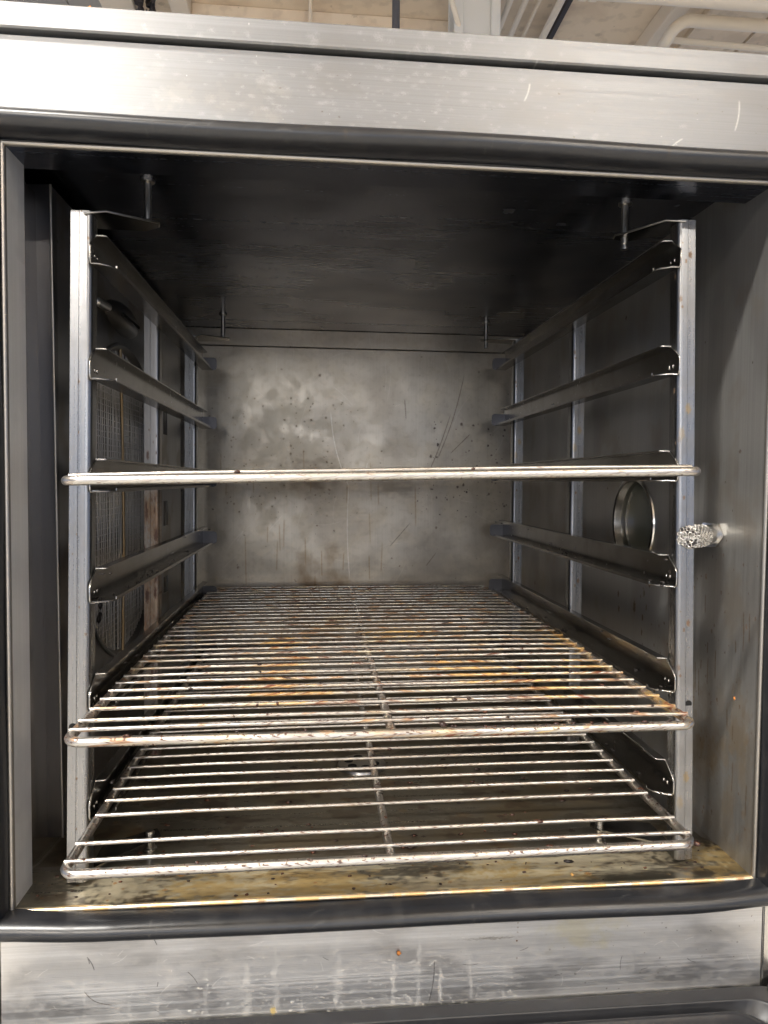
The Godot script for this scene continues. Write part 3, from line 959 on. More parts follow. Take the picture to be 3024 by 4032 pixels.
	for i in 6:
		var row := []
		for k in 28:
			var an := TAU * k / 28.0
			var rr: float = [1.0, 0.96, 0.82, 0.55, 0.28, 0.0][i]
			var hh: float = [0.0, 0.004, 0.008, 0.0105, 0.0118, 0.012][i]
			row.append(mb.vert(bc + Vector3(hh, sin(an) * 0.018 * rr, cos(an) * 0.062 * rr), Vector3(0.5 + (1.0 - rr), sin(an) * rr * 1.4, cos(an) * rr * 0.5)))
		rows.append(row)
	for i in 5:
		for k in 28:
			mb.tri(rows[i][k], rows[i][(k + 1) % 28], rows[i + 1][(k + 1) % 28])
			mb.tri(rows[i][k], rows[i + 1][(k + 1) % 28], rows[i + 1][k])
	var sb := part("steam_boss", mb, M.liner, bf)
	mb = MB.new()
	mb.box(bc + Vector3(0.0100, -0.0022, -0.038), bc + Vector3(0.0124, 0.0016, 0.034), 0.0008)
	part("slit", mb, M.black_hole, sb)
	mb = MB.new()
	mb.tube([bc + Vector3(0.003, 0, 0.062), bc + Vector3(0.003, -0.003, 0.10)], 0.0045, 12)
	part("feed_pipe", mb, M.pin, sb)
	# hanger studs in the ceiling, locating studs in the floor
	for q in [[-0.2207, 0.5565, -0.100], [0.2180, 0.5530, -0.100], [-0.2218, 0.5575, -0.600], [0.2052, 0.5535, -0.600]]:
		mb = MB.new()
		var top := Vector3(q[0], CEIL, q[2])
		mb.lathe([Vector2(0.0062, 0.0), Vector2(0.0062, -0.0022), Vector2(0.0034, -0.0030), Vector2(0.0032, q[1] - CEIL + 0.006), Vector2(0.0024, q[1] - CEIL + 0.005), Vector2(0.0024, q[1] - CEIL + 0.003), Vector2(0.0034, q[1] - CEIL + 0.0025), Vector2(0.0034, q[1] - CEIL + 0.0005), Vector2(0.0, q[1] - CEIL)], top, Vector3.UP, 14)
		part("hanger_stud", mb, M.pin, o)
	for q in [[-0.2208, -0.0075, -0.0985, 0.017], [0.1985, -0.006, -0.0800, 0.022]]:
		mb = MB.new()
		mb.lathe([Vector2(0.0060, 0.0), Vector2(0.0058, 0.0015), Vector2(0.0040, 0.002), Vector2(0.0040, q[3] - 0.001), Vector2(0.0033, q[3]), Vector2(0.0, q[3])], Vector3(q[0], q[1], q[2]), Vector3.UP, 16)
		part("floor_stud", mb, M.pin, o)
	probe(o)

func probe(o: Node3D) -> void:
	# knitted wire filter on a slanting nipple with a lock nut in the right wall
	var c := Vector3(0.3000, 0.2862, -0.0730)
	var ax := Vector3(-0.76, 0.0, 0.65).normalized()
	var e1 := Vector3.UP
	var e2 := ax.cross(e1).normalized()
	var mb := MB.new()
	var hx := []
	for k in 6:
		hx.append(Vector2(cos(TAU * k / 6.0 + 0.5), sin(TAU * k / 6.0 + 0.5)) * 0.0125)
	mb.plate(hx, c + ax * 0.0085, e1, e2, 0.0080)
	mb.lathe([Vector2(0.0085, -0.008), Vector2(0.0085, 0.006)], c, ax, 20)
	var nut := part("filter_fitting", mb, M.bright, o)
	mb = MB.new()
	mb.lathe([Vector2(0.0, 0.0125), Vector2(0.0094, 0.0125), Vector2(0.0096, 0.0290), Vector2(0.0090, 0.0296)], c, ax, 28)
	part("collar", mb, M.bright, nut)
	mb = MB.new()
	mb.lathe([Vector2(0.0083, 0.0290), Vector2(0.0083, 0.063), Vector2(0.0078, 0.0645), Vector2(0.0, 0.0650)], c, ax, 24)
	part("filter_core", mb, M.dark, nut)
	mb = MB.new()
	for rr in 9:
		for k in 16:
			var a0 := TAU * (k + 0.5 * (rr % 2)) / 16.0
			var pth := []
			for j in 9:
				var f := j / 8.0
				var an := a0 + TAU / 16.0 * (0.62 * sin(f * TAU) + f * 0.9 - 0.4) + rng.randf_range(-0.03, 0.03)
				var xx := 0.0290 + (rr + 0.5 + 0.85 * sin(f * PI) - 0.3) * 0.0037 + rng.randf_range(-0.0005, 0.0005)
				var rad := 0.0092 + 0.0008 * sin(f * TAU * 1.5) + rng.randf_range(-0.0003, 0.0003)
				if xx > 0.062:
					rad -= (xx - 0.062) * 0.7
				pth.append(c + ax * xx + e1 * sin(an) * rad + e2 * cos(an) * rad)
			mb.tube(pth, 0.0005, 5, false, false)
	for k in 30:
		var pth := []
		var an0 := rng.randf() * TAU
		var r0 := sqrt(rng.randf()) * 0.008
		for j in 8:
			var an := an0 + j * 0.9
			pth.append(c + ax * (0.0660 + rng.randf_range(-0.0008, 0.0006)) + e1 * (sin(an0) * r0 + sin(an) * 0.0018) + e2 * (cos(an0) * r0 + cos(an) * 0.0018))
		mb.tube(pth, 0.0005, 5, false, false)
	var k2 := part("knitted_wire", mb, M.bright, nut)
	k2.set_meta("kind", "stuff")

# ---------------------------------------------------------------- shelf guides
const RAIL_L := [0.0535, 0.1430, 0.2310, 0.3215, 0.4130, 0.5060]
const RAIL_R := [0.0590, 0.1500, 0.2425, 0.3350, 0.4280, 0.5210]

func guide(s: int) -> void:
	var o := thing("shelf_guide", "left hand steel shelf guide standing before the fan mesh, its middle post crusted brown" if s < 0 else "right hand steel shelf guide with three posts in front of the round lamp window", "shelf guide", Vector3(0, 0, 0), "shelf guides at the two sides of the chamber")
	var inn := -0.2535 if s < 0 else 0.2435     # inner face of the posts
	var out := -0.2705 if s < 0 else 0.2595
	var I := Vector3(-s, 0, 0)                     # towards the middle of the chamber
	var top := 0.5505 if s < 0 else 0.5640
	var wd := absf(out - inn)
	var zs := [-0.048, -0.289, -0.536] if s < 0 else [-0.044, -0.298, -0.560]
	for k in 3:
		var zt: float = zs[k] - 0.004
		var zb: float = zs[k] + (0.020 if k == 0 else 0.006)
		var A := Vector3(out, 0.004, zb)
		var B := Vector3(out, top if k != 1 else top - 0.012, zt)
		var mb := MB.new()
		if s < 0 and k == 1:
			mb.uvf = planar(0, 1, Vector2(-0.272, 0.0), Vector2(-0.252, 0.56))
		# flat outer flange, then a folded channel with a rounded inner edge
		var pr := [Vector2(0.0, -0.0020), Vector2(0.0, 0.0), Vector2(0.0066, 0.0), Vector2(0.0066, -0.0014), Vector2(0.0072, -0.0014), Vector2(0.0072, 0.0006)]
		mb.sweep(pr, A, B, I, Vector3(0, 0, 1), 0, 0, 1, false)
		var rd := [Vector2(0.0072, 0.0006)]
		for j in 9:
			var an := PI * 0.5 * (1.0 - j / 8.0)
			rd.append(Vector2(wd - 0.0042 + cos(an) * 0.0042, 0.0006 - 0.0042 + sin(an) * 0.0042))
		rd.append(Vector2(wd, -0.0135))
		mb.sweep(rd, A, B, I, Vector3(0, 0, 1), 0, 0, 1, true)
		mb.sweep([Vector2(wd, -0.0135), Vector2(wd - 0.0015, -0.0135), Vector2(wd - 0.0015, -0.004), Vector2(0.009, -0.004), Vector2(0.0, -0.0020)], A, B, I, Vector3(0, 0, 1), 0, 0, 1, false)
		# closing at the top
		mb.quad(B + Vector3(0, 0, -0.002), B, B + I * wd, B + I * wd + Vector3(0, 0, -0.0135), Vector3.UP)
		var po := part("post", mb, M.crusted if (s < 0 and k == 1) else M.post, o)
		if s < 0 and k == 1:
			po.set_meta("label", "middle post crusted with brown baked grease")
		if k == 0:
			mb = MB.new()
			var hy := 0.1302 if s < 0 else 0.1402
			var hz := lerpf(zb, zt, hy / 0.55)
			mb.lathe([Vector2(0.0031, -0.0015), Vector2(0.0031, 0.00035), Vector2(0.0, 0.00035)], Vector3(out + I.x * 0.0040, hy, hz), Vector3(0, 0, 1), 20)
			part("screw_hole", mb, M.black_hole, po)
	# hanging straps at the top, locating straps at the foot
	var studs := [Vector2(-0.2207, -0.100), Vector2(-0.2218, -0.600)] if s < 0 else [Vector2(0.2180, -0.100), Vector2(0.2052, -0.600)]
	for k in 2:
		var st: Vector2 = studs[k]
		var mb := MB.new()
		var z0: float = zs[0 if k == 0 else 2]
		var pts := []
		var px := inn + I.x * -0.006
		pts.append(Vector2(px, z0 - 0.002))
		pts.append(Vector2(inn + I.x * 0.010, z0 - 0.006))
		pts.append(Vector2(st.x + I.x * 0.004, st.y + 0.010))
		pts.append(Vector2(st.x + I.x * 0.010, st.y + 0.002))
		pts.append(Vector2(st.x + I.x * 0.008, st.y - 0.006))
		pts.append(Vector2(st.x - I.x * 0.004, st.y - 0.008))
		pts.append(Vector2(px, z0 - 0.034))
		var rise := (0.24 if s < 0 else 0.10) * I.x
		mb.plate(pts, Vector3(0, top - 0.0016 - rise * inn, 0), Vector3(1, rise, 0), Vector3(0, 0, 1), 0.0018)
		var hs := part("hanging_strap", mb, M.rail, o)
		mb = MB.new()
		var hp := []
		for q in pts.slice(0, 5):
			hp.append(Vector3(q.x, top - 0.0016 + rise * (q.x - inn), q.y + 0.0003))
		mb.tube(hp, 0.0010, 8)
		part("lit_edge", mb, M.pin, hs)  # bright tube added so the strap edge looks lit
	var ft := Vector3(-0.2208, 0.004, -0.0985) if s < 0 else Vector3(0.1985, 0.0075, -0.0800)
	var mf := MB.new()
	var e0 := Vector3(inn, 0.010, zs[0] + 0.004)
	mf.plate([Vector2(inn - I.x * 0.004, zs[0] + 0.008), Vector2(ft.x + I.x * 0.004, ft.z + 0.012), Vector2(ft.x + I.x * 0.010, ft.z + 0.002), Vector2(ft.x + I.x * 0.004, ft.z - 0.010), Vector2(inn - I.x * 0.004, zs[0] - 0.034)], Vector3(0, ft.y + 0.002, 0), Vector3(1, 0, 0), Vector3(0, 0, 1), 0.0016)
	part("foot_strap", mf, M.rail, o)
	# six rails: upright web, flat bottom flange, small top lip, rounded stop at the rear
	var ys: Array = RAIL_L if s < 0 else RAIL_R
	for k in 6:
		var y: float = ys[k]
		var lean := lerpf(0.016, -0.002, k / 5.0)
		var zf := (-0.040 if s < 0 else -0.038) + lean * 0.7
		var zr := -0.590 if s < 0 else -0.612
		var yr: float = y + (0.006 if k < 2 else 0.0)   # rails rise a little towards the back low down
		var x := inn + I.x * 0.0010
		var mb := MB.new()
		var U := Vector3(0, 0, -1)
		var L := zf - zr
		var V := Vector3.UP
		# web: rounded lower front corner, slanted upper front corner
		var web := [Vector2(0.003, 0.0), Vector2(0.0008, 0.0012), Vector2(0.0, 0.004), Vector2(0.0, 0.0135), Vector2(0.002, 0.0160), Vector2(0.016, 0.0265), Vector2(L, 0.0265), Vector2(L, 0.0)]
		mb.plate(web, Vector3(x, y, zf), U, V, 0.0014)
		var fz := [Vector2(0.004, 0.0), Vector2(0.005, 0.006), Vector2(0.010, 0.0125), Vector2(0.017, 0.0160), Vector2(L, 0.0160), Vector2(L, 0.0)]
		mb.plate(fz, Vector3(x, y + 0.0005, zf), U, I, 0.0014)
		var lip := [Vector2(0.016, 0.0), Vector2(0.017, 0.0075), Vector2(0.020, 0.0085), Vector2(L - 0.006, 0.0085), Vector2(L, 0.0)]
		mb.plate(lip, Vector3(x, y + 0.0268, zf), U, I, 0.0012)
		mb.plate([Vector2(0.018, 0.0), Vector2(L, 0.0), Vector2(L, 0.0026), Vector2(0.018, 0.0026)], Vector3(x + I.x * 0.0158, y + 0.0004, zf), U, V, 0.0010)
		# bright cut edge at the front
		var rl := part("rail", mb, M.rail, o)
		mb = MB.new()
		var ed := []
		for q in web.slice(0, 6):
			ed.append(Vector3(x, y + q.y, zf - q.x + 0.0002))
		ed.reverse()
		for q in fz.slice(1, 4):
			ed.append(Vector3(x + I.x * q.y, y + 0.0005, zf - q.x + 0.0002))
		mb.tube(ed, 0.0005, 6)
		mb.tube([Vector3(x, y + 0.0268, zf - 0.0158), Vector3(x + I.x * 0.0075, y + 0.0268, zf - 0.0168), Vector3(x + I.x * 0.0085, y + 0.0268, zf - 0.020)], 0.0005, 6)
		part("cut_edge", mb, M.bright, rl)
		mb = MB.new()
		var tb := []
		for q in [[0.0, 0.0], [0.018, 0.0], [0.0215, 0.0015], [0.0225, 0.005], [0.0225, 0.0145], [0.0215, 0.018], [0.018, 0.0195], [0.0, 0.0195]]:
			tb.append(Vector2(q[0], q[1]))
		mb.plate(tb, Vector3(x, y, zr + 0.001), I, V, 0.0016)
		part("end_stop", mb, M.dark_steel, rl)
		mb = MB.new()
		for j in 2:
			for e in [0.010, 0.0165]:
				mb.lump(Vector3(x + I.x * 0.0009, y + 0.008 + 0.0004 * j, (zf - e) if j == 0 else lerpf(zf, zr, 0.55) - e), Vector3(0.0005, 0.0022, 0.0010), rng)
		var wl := part("spot_weld", mb, M.bright, rl)
		wl.set_meta("kind", "stuff")
		if k < 3:
			mb = MB.new()
			for j in 14 if k == 0 else 22:
				var zz := lerpf(zf, zr, pow(rng.randf(), 1.6))
				mb.lump(Vector3(x + I.x * rng.randf_range(0.001, 0.016), y + 0.0016 if rng.randf() < 0.7 else y + 0.024, zz), Vector3(rng.randf_range(0.0008, 0.0025), rng.randf_range(0.0005, 0.0012), rng.randf_range(0.001, 0.005)), rng, 3, 6)
			var cr := part("baked_grease", mb, M.char, rl)
			cr.set_meta("kind", "stuff")

# ---------------------------------------------------------------- wire shelves
func shelf(k: int, label: String, yl: float, yr: float, xl: float, xr: float, zf: float, zr: float, wires: Array) -> void:
	var o := thing("wire_shelf", label, "wire shelf", Vector3((xl + xr) * 0.5, (yl + yr) * 0.5, (zf + zr) * 0.5), "wire shelves on the guides")
	var off := o.position
	var mat: Material = M["shelf%d" % k]
	var R := 0.0035
	var uvf := func(p: Vector3, n: Vector3) -> Vector2:   # unrolled round each bar
		var q := n.normalized()
		var side := 0.0035 * (atan2(q.z, q.y) - q.z)
		var run := 0.0035 * (atan2(q.x, q.y) - q.x)
		return Vector2((p.x + off.x + run + 0.26) / 0.52, (p.z + off.z + side + 0.66) / 0.74)
	var hy := func(x: float) -> float: return lerpf(yl, yr, (x - xl) / (xr - xl))
	var at := func(x: float, dy: float, z: float) -> Vector3: return Vector3(x, hy.call(x) + dy, z) - off
	var mb := MB.new()
	mb.uvf = uvf
	var path := []
	var cr := 0.011
	var cs := [[xl + R, zf - R, PI * 0.5, PI], [xl + R, zr + R, PI, PI * 1.5], [xr - R, zr + R, PI * 1.5, TAU], [xr - R, zf - R, 0.0, PI * 0.5]]
	# corners in order: front left, rear left, rear right, front right
	for c in cs:
		var cx: float = c[0] + (cr if c[0] < (xl + xr) * 0.5 else -cr)
		var cz: float = c[1] + (cr if c[1] < (zf + zr) * 0.5 else -cr)
		for j in 7:
			var an := lerpf(c[2], c[3], j / 6.0)
			path.append(at.call(cx + cos(an) * cr, 0.0, cz + sin(an) * cr))
	mb.tube(path, R, 14, true)
	part("frame", mb, mat, o)
	mb = MB.new()
	mb.uvf = uvf
	var xc := -0.0145
	mb.tube([at.call(xc, 0.0004, zf - 0.004), at.call(xc - 0.0008, 0.0001, lerpf(zf, zr, 0.4)), at.call(xc, 0.0004, zr + 0.004)], 0.0034, 12)
	part("centre_bar", mb, mat, o)
	for z in wires:
		mb = MB.new()
		mb.uvf = uvf
		var pth := []
		var e := rng.randf_range(0.0, 0.0016)
		var b0 := rng.randf_range(-0.0007, 0.0007)
		for j in 7:
			var f := j / 6.0
			var x := lerpf(xl + 0.0012 + e, xr - 0.0012 - e, f)
			var dip := -0.0009 if (j == 0 or j == 6) else 0.0
			pth.append(at.call(x, R + 0.0009 + dip + rng.randf_range(-0.00012, 0.00012), z + b0 * sin(f * PI) + rng.randf_range(-0.0001, 0.0001)))
		mb.tube(pth, 0.00165, 8)
		part("wire", mb, mat, o)
	# crusts baked onto the wires
	mb = MB.new()
	var num: int = [10, 170, 70][k]
	for j in num:
		var z: float = wires[int(rng.randf() * wires.size())] if rng.randf() < 0.8 else zf - R
		var x := rng.randf_range(xl, xr)
		if k == 1 and rng.randf() < 0.6:
			x = [-0.10, 0.06, 0.12, 0.18][rng.randi() % 4] + rng.randfn() * 0.025
		if x < xl + 0.002 or x > xr - 0.002:
			continue
		var sz := rng.randf_range(0.0006, 0.0016) 
		mb.lump(at.call(x, R + (0.0018 if z != zf - R else 0.0) + rng.randf_range(-0.0022, 0.0008), z + rng.randf_range(-0.0012, 0.0012)), Vector3(sz * rng.randf_range(1.0, 2.6), sz, sz), rng, 3, 6)
	for j in (60 if k > 0 else 10):
		var z := lerpf(zf, zr, rng.randf())
		var sd: float = [xl + R, xr - R, xc][j % 3]
		mb.lump(at.call(sd, 0.002, z), Vector3(0.0028, 0.0020, rng.randf_range(0.001, 0.005)), rng, 3, 6)
	if k == 1:
		mb.lump(at.call(0.0222, R + 0.0020, zf - R), Vector3(0.0038, 0.0022, 0.0026), rng)
	var c2 := part("baked_grease", mb, M.grease, o)
	c2.set_meta("kind", "stuff")

func shelves() -> void:
	var p := Pic.new(128, 128, Color(0.16, 0.08, 0.055), 0.5, 0.0, 201)
	p.cloud(5.0, 5.0, 0.0, 0.4, Color(0.42, 0.22, 0.09), 0.8)
	p.cloud(9.0, 9.0, 0.1, 0.4, Color(0.07, 0.045, 0.045), 0.9, -1, -1, 3.0)
	M.grease = triplanar(p.material(), 12.0)
	var w2 := [0.040, 0.0211, -0.0057, -0.0306, -0.0534, -0.0773, -0.099, -0.1234, -0.1511, -0.1723, -0.194, -0.2178, -0.2388, -0.2649, -0.2888, -0.3128, -0.3358]
	while w2.back() > -0.60:
		w2.append(w2.back() - 0.0240 + rng.randf_range(-0.0008, 0.0008))
	var w3 := [0.0477, 0.0234, -0.021, -0.0468, -0.0696, -0.0924, -0.1163, -0.1395, -0.1613, -0.1840]
	while w3.back() > -0.60:
		w3.append(w3.back() - 0.0234 + rng.randf_range(-0.0008, 0.0008))
	var w1 := [0.039]
	while w1.back() > -0.60:
		w1.append(w1.back() - 0.0240 + rng.randf_range(-0.0006, 0.0006))
	shelf(0, "uppermost wire shelf, seen edge on at eye level across the chamber", 0.3306, 0.3422, -0.2455, 0.2165, 0.0590, -0.632, w1)
	shelf(1, "middle wire shelf, its wires heavily stained with brown and amber baked grease", 0.1500, 0.1520, -0.2455, 0.2175, 0.0585, -0.632, w2)
	shelf(2, "lowest wire shelf, just above the chamber floor, with one wire missing", 0.0585, 0.0625, -0.2475, 0.2180, 0.0620, -0.625, w3)

# ---------------------------------------------------------------- below and small things
func black_tray() -> void:
	var o := thing("drip_tray", "black moulded plastic tray with a raised inner bead under the lower steel panel", "tray", Vector3(0, -0.12, 0.05))
	var off := o.position
	var mb := MB.new()
	# cross-section from the panel towards the viewer: thin rim, step down, raised bead, floor
	var sec := [Vector2(-0.0950, 0.0012), Vector2(-0.0946, 0.0022), Vector2(-0.0952, 0.0034), Vector2(-0.0962, 0.0120), Vector2(-0.0972, 0.0138), Vector2(-0.1080, 0.0160), Vector2(-0.1100, 0.0210), Vector2(-0.0985, 0.0270), Vector2(-0.0930, 0.0292), Vector2(-0.0912, 0.0312), Vector2(-0.0922, 0.0335), Vector2(-0.0960, 0.0370), Vector2(-0.0985, 0.0450), Vector2(-0.0990, 0.140)]
	var xr := 0.330
	var ring := []
	for i in sec.size():
		var dz: float = sec[i].y
		var row := []
		var half := xr - dz * 1.5
		# straight run, then a rounded corner turning towards the viewer
		for j in 25:
			row.append(Vector3(lerpf(-xr, half - 0.02, j / 24.0), sec[i].x, dz))
		for j in range(1, 9):
			var an := PI * 0.5 * j / 8.0
			row.append(Vector3(half - 0.02 + sin(an) * 0.02, sec[i].x, dz + (1.0 - cos(an)) * 0.02))
		for j in range(1, 5):
			row.append(Vector3(half, sec[i].x, dz + 0.02 + j * 0.03))
		ring.append(row)
	var nrm := []
	for i in ring.size():
		var row := []
		for j in ring[i].size():
			var a: Vector3 = ring[mini(i + 1, ring.size() - 1)][j] - ring[maxi(i - 1, 0)][j]
			var b: Vector3 = ring[i][mini(j + 1, ring[i].size() - 1)] - ring[i][maxi(j - 1, 0)]
			var c := a.cross(b)
			row.append(c if c.y > 0.0 else -c)
		nrm.append(row)
	var ids := []
	for i in ring.size():
		var row := []
		for j in ring[i].size():
			row.append(mb.vert(ring[i][j] - off, nrm[i][j]))
		ids.append(row)
	for i in ring.size() - 1:
		for j in ring[i].size() - 1:
			mb.tri(ids[i][j], ids[i + 1][j], ids[i + 1][j + 1])
			mb.tri(ids[i][j], ids[i + 1][j + 1], ids[i][j + 1])
	part("tray_rim", mb, M.black_plastic, o)
	mb = MB.new()
	mb.box(Vector3(-0.318, -0.16, 0.0015) - off, Vector3(0.318, -0.1135, 0.14) - off, 0.003)
	part("tray_body", mb, M.black_plastic, o)
	mb = MB.new()
	mb.box(Vector3(0.3125, -0.112, 0.0015) - off, Vector3(0.335, -0.0890, 0.060) - off, 0.004)
	part("corner_block", mb, M.black_plastic, o)

func crumbs() -> void:
	var list := [
		[Vector3(-0.0016, -0.0495, 0.0012), Vector3(0.0022, 0.0020, 0.0008), M.crumb, "small orange food flake stuck to the lower steel panel"],
		[Vector3(-0.2395, 0.6795, -0.004), Vector3(0.0022, 0.0030, 0.002), M.crumb, "tiny orange flake lying on top of the oven's upper edge"],
		[Vector3(0.0225, -0.0205, 0.0035), Vector3(0.0013, 0.0010, 0.001), M.tan_crumb, "pale crumb on the lower edge of the black door seal"],
		[Vector3(0.1475, 0.0008, -0.014), Vector3(0.0012, 0.0010, 0.0018), M.tan_crumb, "yellow crumb on the greasy front lip of the chamber floor"],
		[Vector3(0.152, 0.0010, -0.034), Vector3(0.0045, 0.0013, 0.0020), M.char, "small burnt black crumb on the front lip of the chamber floor"],
		[Vector3(0.2865, 0.150, -0.012), Vector3(0.0008, 0.0016, 0.0008), M.crumb, "tiny orange speck stuck to the right chamber wall"],
	]
	for q in list:
		var mb := MB.new()
		var g := RandomNumberGenerator.new()
		g.seed = hash(q[3])
		mb.lump(Vector3.ZERO, q[1], g, 5, 8)
		var c := solo("food_crumb", mb, q[2], q[3], "crumb", "crumbs left on the oven")
		c.position = q[0]
	# dark crusts on the chamber floor, too many to count
	var mb := MB.new()
	for k in 130:
		var z := -0.06 - 0.5 * pow(rng.randf(), 1.5)
		var y := lerpf(-0.003, -0.012, clampf((-z - 0.06) / 0.1, 0, 1))
		var s := rng.randf_range(0.0007, 0.0024)
		mb.lump(Vector3(rng.randf_range(-0.27, 0.28), y, z), Vector3(s * 1.8, s * 0.6, s), rng, 3, 6)
	for k in 50:
		var s := rng.randf_range(0.0005, 0.0014)
		mb.lump(Vector3(rng.randf_range(-0.29, 0.29), 0.0004, rng.randf_range(-0.05, -0.002)), Vector3(s * 1.6, s * 0.6, s), rng, 3, 6)
	var o := solo("floor_crust", mb, M.grease, "scattered dark baked crusts over the chamber floor", "grease")
	o.set_meta("kind", "stuff")

# ---------------------------------------------------------------- the warehouse ceiling above
func warehouse() -> void:
	var mb := MB.new()
	mb.box(Vector3(-12, 3.34, -12), Vector3(12, 3.5, 14))
	struct("ceiling", mb, M.ceil)
	mb = MB.new()
	mb.box(Vector3(-12, -1.36, -12), Vector3(12, -1.26, 14))
	struct("floor", mb, M.concrete)
	# stand that carries the oven
	var st := thing("oven_stand", "lower steel cabinet that carries the oven", "cabinet", Vector3(0, -1.26, -0.4))
	mb = MB.new()
	mb.box(Vector3(-0.45, 0.0, -0.36), Vector3(0.45, 1.105, 0.385), 0.004)
	part("cabinet_body", mb, M.shell, st)
	# beams along z
	for q in [[-1.40, -1.20, 3.20, "cream painted beam left of the widest grey ceiling bay, beside the torn rag"], [-1.00, -0.885, 3.24, "narrow cream ceiling beam next to the framed bay"], [2.06, 2.16, 3.22, "plain cream beam above the right end of the oven"]]:
		mb = MB.new()
		mb.box(Vector3(q[0], q[2], -9.0), Vector3(q[1], 3.34, 3.0), 0.006)
		solo("ceiling_beam", mb, M.beam, q[3], "beam", "ceiling beams")
	mb = MB.new()
	mb.box(Vector3(-0.885, 3.20, -4.40), Vector3(0.78, 3.34, -4.10), 0.006)
	solo("cross_beam", mb, M.ceil, "wide tan cross beam closing the framed ceiling bay behind the oven's top edge", "beam")
	for q in [[-3.2, -1.655, "wide flat grey ceiling board at the far left, left of the dark joint"], [-1.645, -1.41, "narrow flat grey ceiling board between the dark joint and the left beam"]]:
		mb = MB.new()
		mb.box(Vector3(q[0], 3.31, -9.0), Vector3(q[1], 3.339, 3.0))
		solo("ceiling_board", mb, M.grey_slab, q[2], "board", "grey ceiling boards")
	# torn dark rag hanging between beams
	mb = MB.new()
	for k in 16:
		mb.lump(Vector3(-1.13 + rng.randf_range(-0.05, 0.05), 3.22 + rng.randf_range(-0.10, 0.05), -3.98 + rng.randf_range(-0.06, 0.06)), Vector3(rng.randf_range(0.012, 0.03), rng.randf_range(0.02, 0.06), 0.02), rng, 4, 7)
	solo("torn_insulation", mb, M.dark, "torn dark scrap of insulation hanging beside the left ceiling beam", "insulation")
	# hanger and pole
	mb = MB.new()
	mb.tube([Vector3(-0.137, 3.34, -4.0), Vector3(-0.137, 3.06, -4.0)], 0.012)
	solo("hanger_rod", mb, M.beam, "short cream hanger rod in the framed ceiling bay", "rod")
	mb = MB.new()
	mb.tube([Vector3(0.35, 3.34, -3.50), Vector3(0.35, 1.2, -3.50)], 0.022, 12)
	solo("grey_pole", mb, M.grey_pole, "upright grey steel pole left of the white column", "pole")
	mb = MB.new()
	mb.tube([Vector3(0.50, 3.34, -3.30), Vector3(0.78, 2.95, -3.70)], 0.016, 10)
	solo("brace_rod", mb, M.pipe, "thin slanting white brace rod against the white column", "rod")
	# column: an H section
	var co := thing("steel_column", "white painted steel column rising behind the oven", "column", Vector3(0.85, -1.26, -3.75))
	mb = MB.new()
	mb.box(Vector3(-0.14, 0, 0.085), Vector3(0.13, 4.6, 0.10), 0.004)
	part("front_flange", mb, M.white_paint, co)
	mb = MB.new()
	mb.box(Vector3(-0.012, 0, -0.085), Vector3(0.012, 4.6, 0.085))
	part("web", mb, M.white_paint, co)
	mb = MB.new()
	mb.box(Vector3(-0.14, 0, -0.10), Vector3(0.13, 4.6, -0.085), 0.004)
	part("rear_flange", mb, M.white_paint, co)
	for s in [-0.115, 0.105]:
		mb = MB.new()
		mb.box(Vector3(s - 0.028, 0, 0.10), Vector3(s + 0.028, 4.6, 0.125), 0.004)
		part("edge_strip", mb, M.white_paint, co)
	# conduits along z, right of the column
	var cn := [[1.05, 3.20, 0.018], [1.14, 3.20, 0.018], [1.24, 3.24, 0.012], [1.34, 3.18, 0.022]]
	var lb := ["thin white conduit closest to the white column", "second white conduit from the white column", "slimmest white conduit, third from the white column", "fourth and thickest white conduit from the column, beside the ceiling bay"]
	for k in 4:
		mb = MB.new()
		mb.tube([Vector3(cn[k][0], cn[k][1], -8.0), Vector3(cn[k][0], cn[k][1], 2.0)], cn[k][2], 10)
		solo("conduit", mb, M.pipe, lb[k], "conduit", "conduits on the ceiling")
	mb = MB.new()
	mb.box(Vector3(1.41, 3.24, -8.0), Vector3(1.44, 3.34, 2.0))
	solo("bay_rail", mb, M.dark, "dark narrow rail along the left edge of the right ceiling bay", "rail")
	# big pipe across
	var pp := thing("water_pipe", "cream horizontal pipe with a coupling crossing the ceiling at the top right", "pipe", Vector3(1.9, 3.10, -3.40))
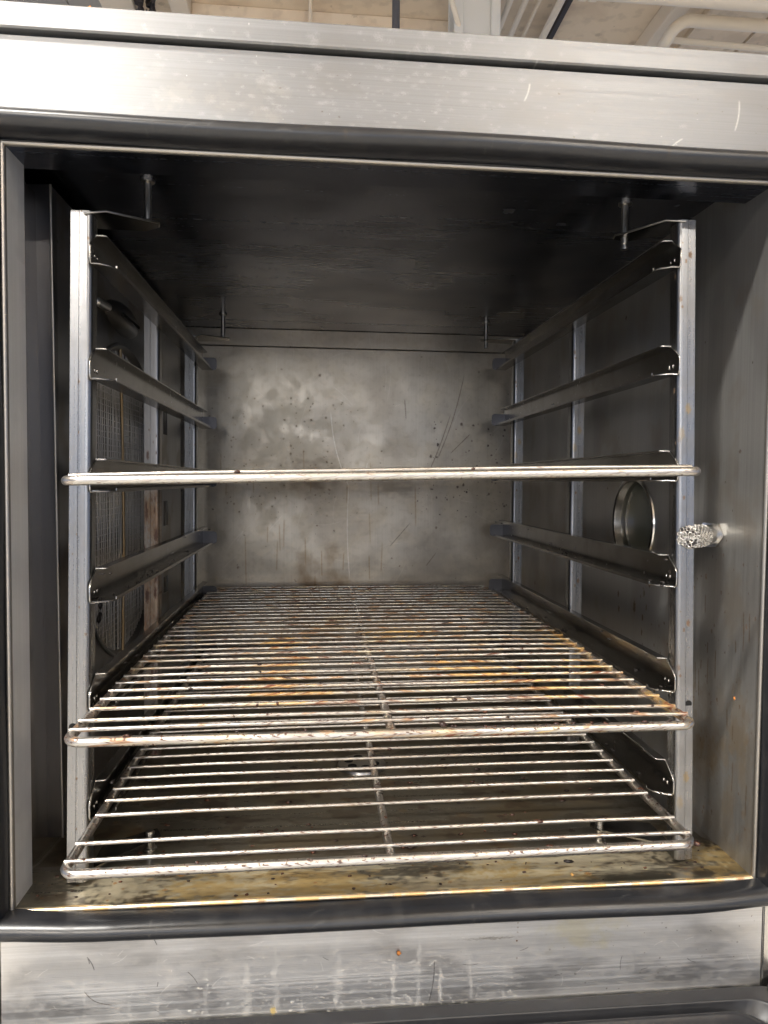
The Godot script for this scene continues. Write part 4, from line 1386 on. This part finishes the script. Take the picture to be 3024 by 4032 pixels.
	mb = MB.new()
	mb.tube([Vector3(-0.85, 0.0, 0), Vector3(1.9, 0.02, -0.02)], 0.040, 16)
	part("pipe_run", mb, M.pipe, pp)
	for x in [-0.50, -0.44]:
		mb = MB.new()
		mb.tube([Vector3(x - 0.018, 0.003, 0), Vector3(x + 0.018, 0.003, 0)], 0.050, 16)
		part("coupling", mb, M.pipe, pp)
	var el := thing("pipe_elbow", "cream pipe bending down beside the right ceiling beam, yellow stain at its end", "pipe", Vector3(2.05, 3.05, -3.75))
	mb = MB.new()
	var pth := []
	pth.append(Vector3(0.62, 0.10, 0.1))
	pth.append(Vector3(0.12, 0.10, 0.1))
	for j in 8:
		var an := PI * 0.5 * j / 7.0
		pth.append(Vector3(0.12 - sin(an) * 0.10, 0.10 - (1.0 - cos(an)) * 0.06, 0.1 - (1.0 - cos(an)) * 0.1))
	pth.append(Vector3(0.01, 0.0, -0.25))
	mb.tube(pth, 0.036, 14)
	part("bend", mb, M.pipe, el)
	mb = MB.new()
	mb.tube([Vector3(0.008, -0.005, -0.10), Vector3(0.010, -0.005, -0.22)], 0.042, 14)
	part("stained_end", mb, M.yellow, el)
	# panels right of the elbow with dark joints
	for k in 3:
		mb = MB.new()
		mb.box(Vector3(2.35 + k * 0.42, 3.30, -8.0), Vector3(2.35 + k * 0.42 + 0.40, 3.339, 2.0), 0.003)
		solo("ceiling_plank", mb, M.ceil, ["beige ceiling plank right of the pipe bend, first of the row", "beige ceiling plank in the middle of the row at the top right", "beige ceiling plank at the far right edge"][k], "plank", "planks of the right ceiling bay")
	mb = MB.new()
	mb.tube([Vector3(2.2, 3.22, -3.95), Vector3(3.6, 3.22, -4.0)], 0.02, 10)
	solo("conduit", mb, M.pipe, "level conduit crossing under the planks at the right edge", "conduit", "conduits on the ceiling")

func _ready() -> void:
	rng.seed = 77
	setup_view()
	make_materials()
	ceiling_lamps()
	added_windows()
	warehouse()
	oven()
	guide(-1)
	guide(1)
	shelves()
	black_tray()
	crumbs()
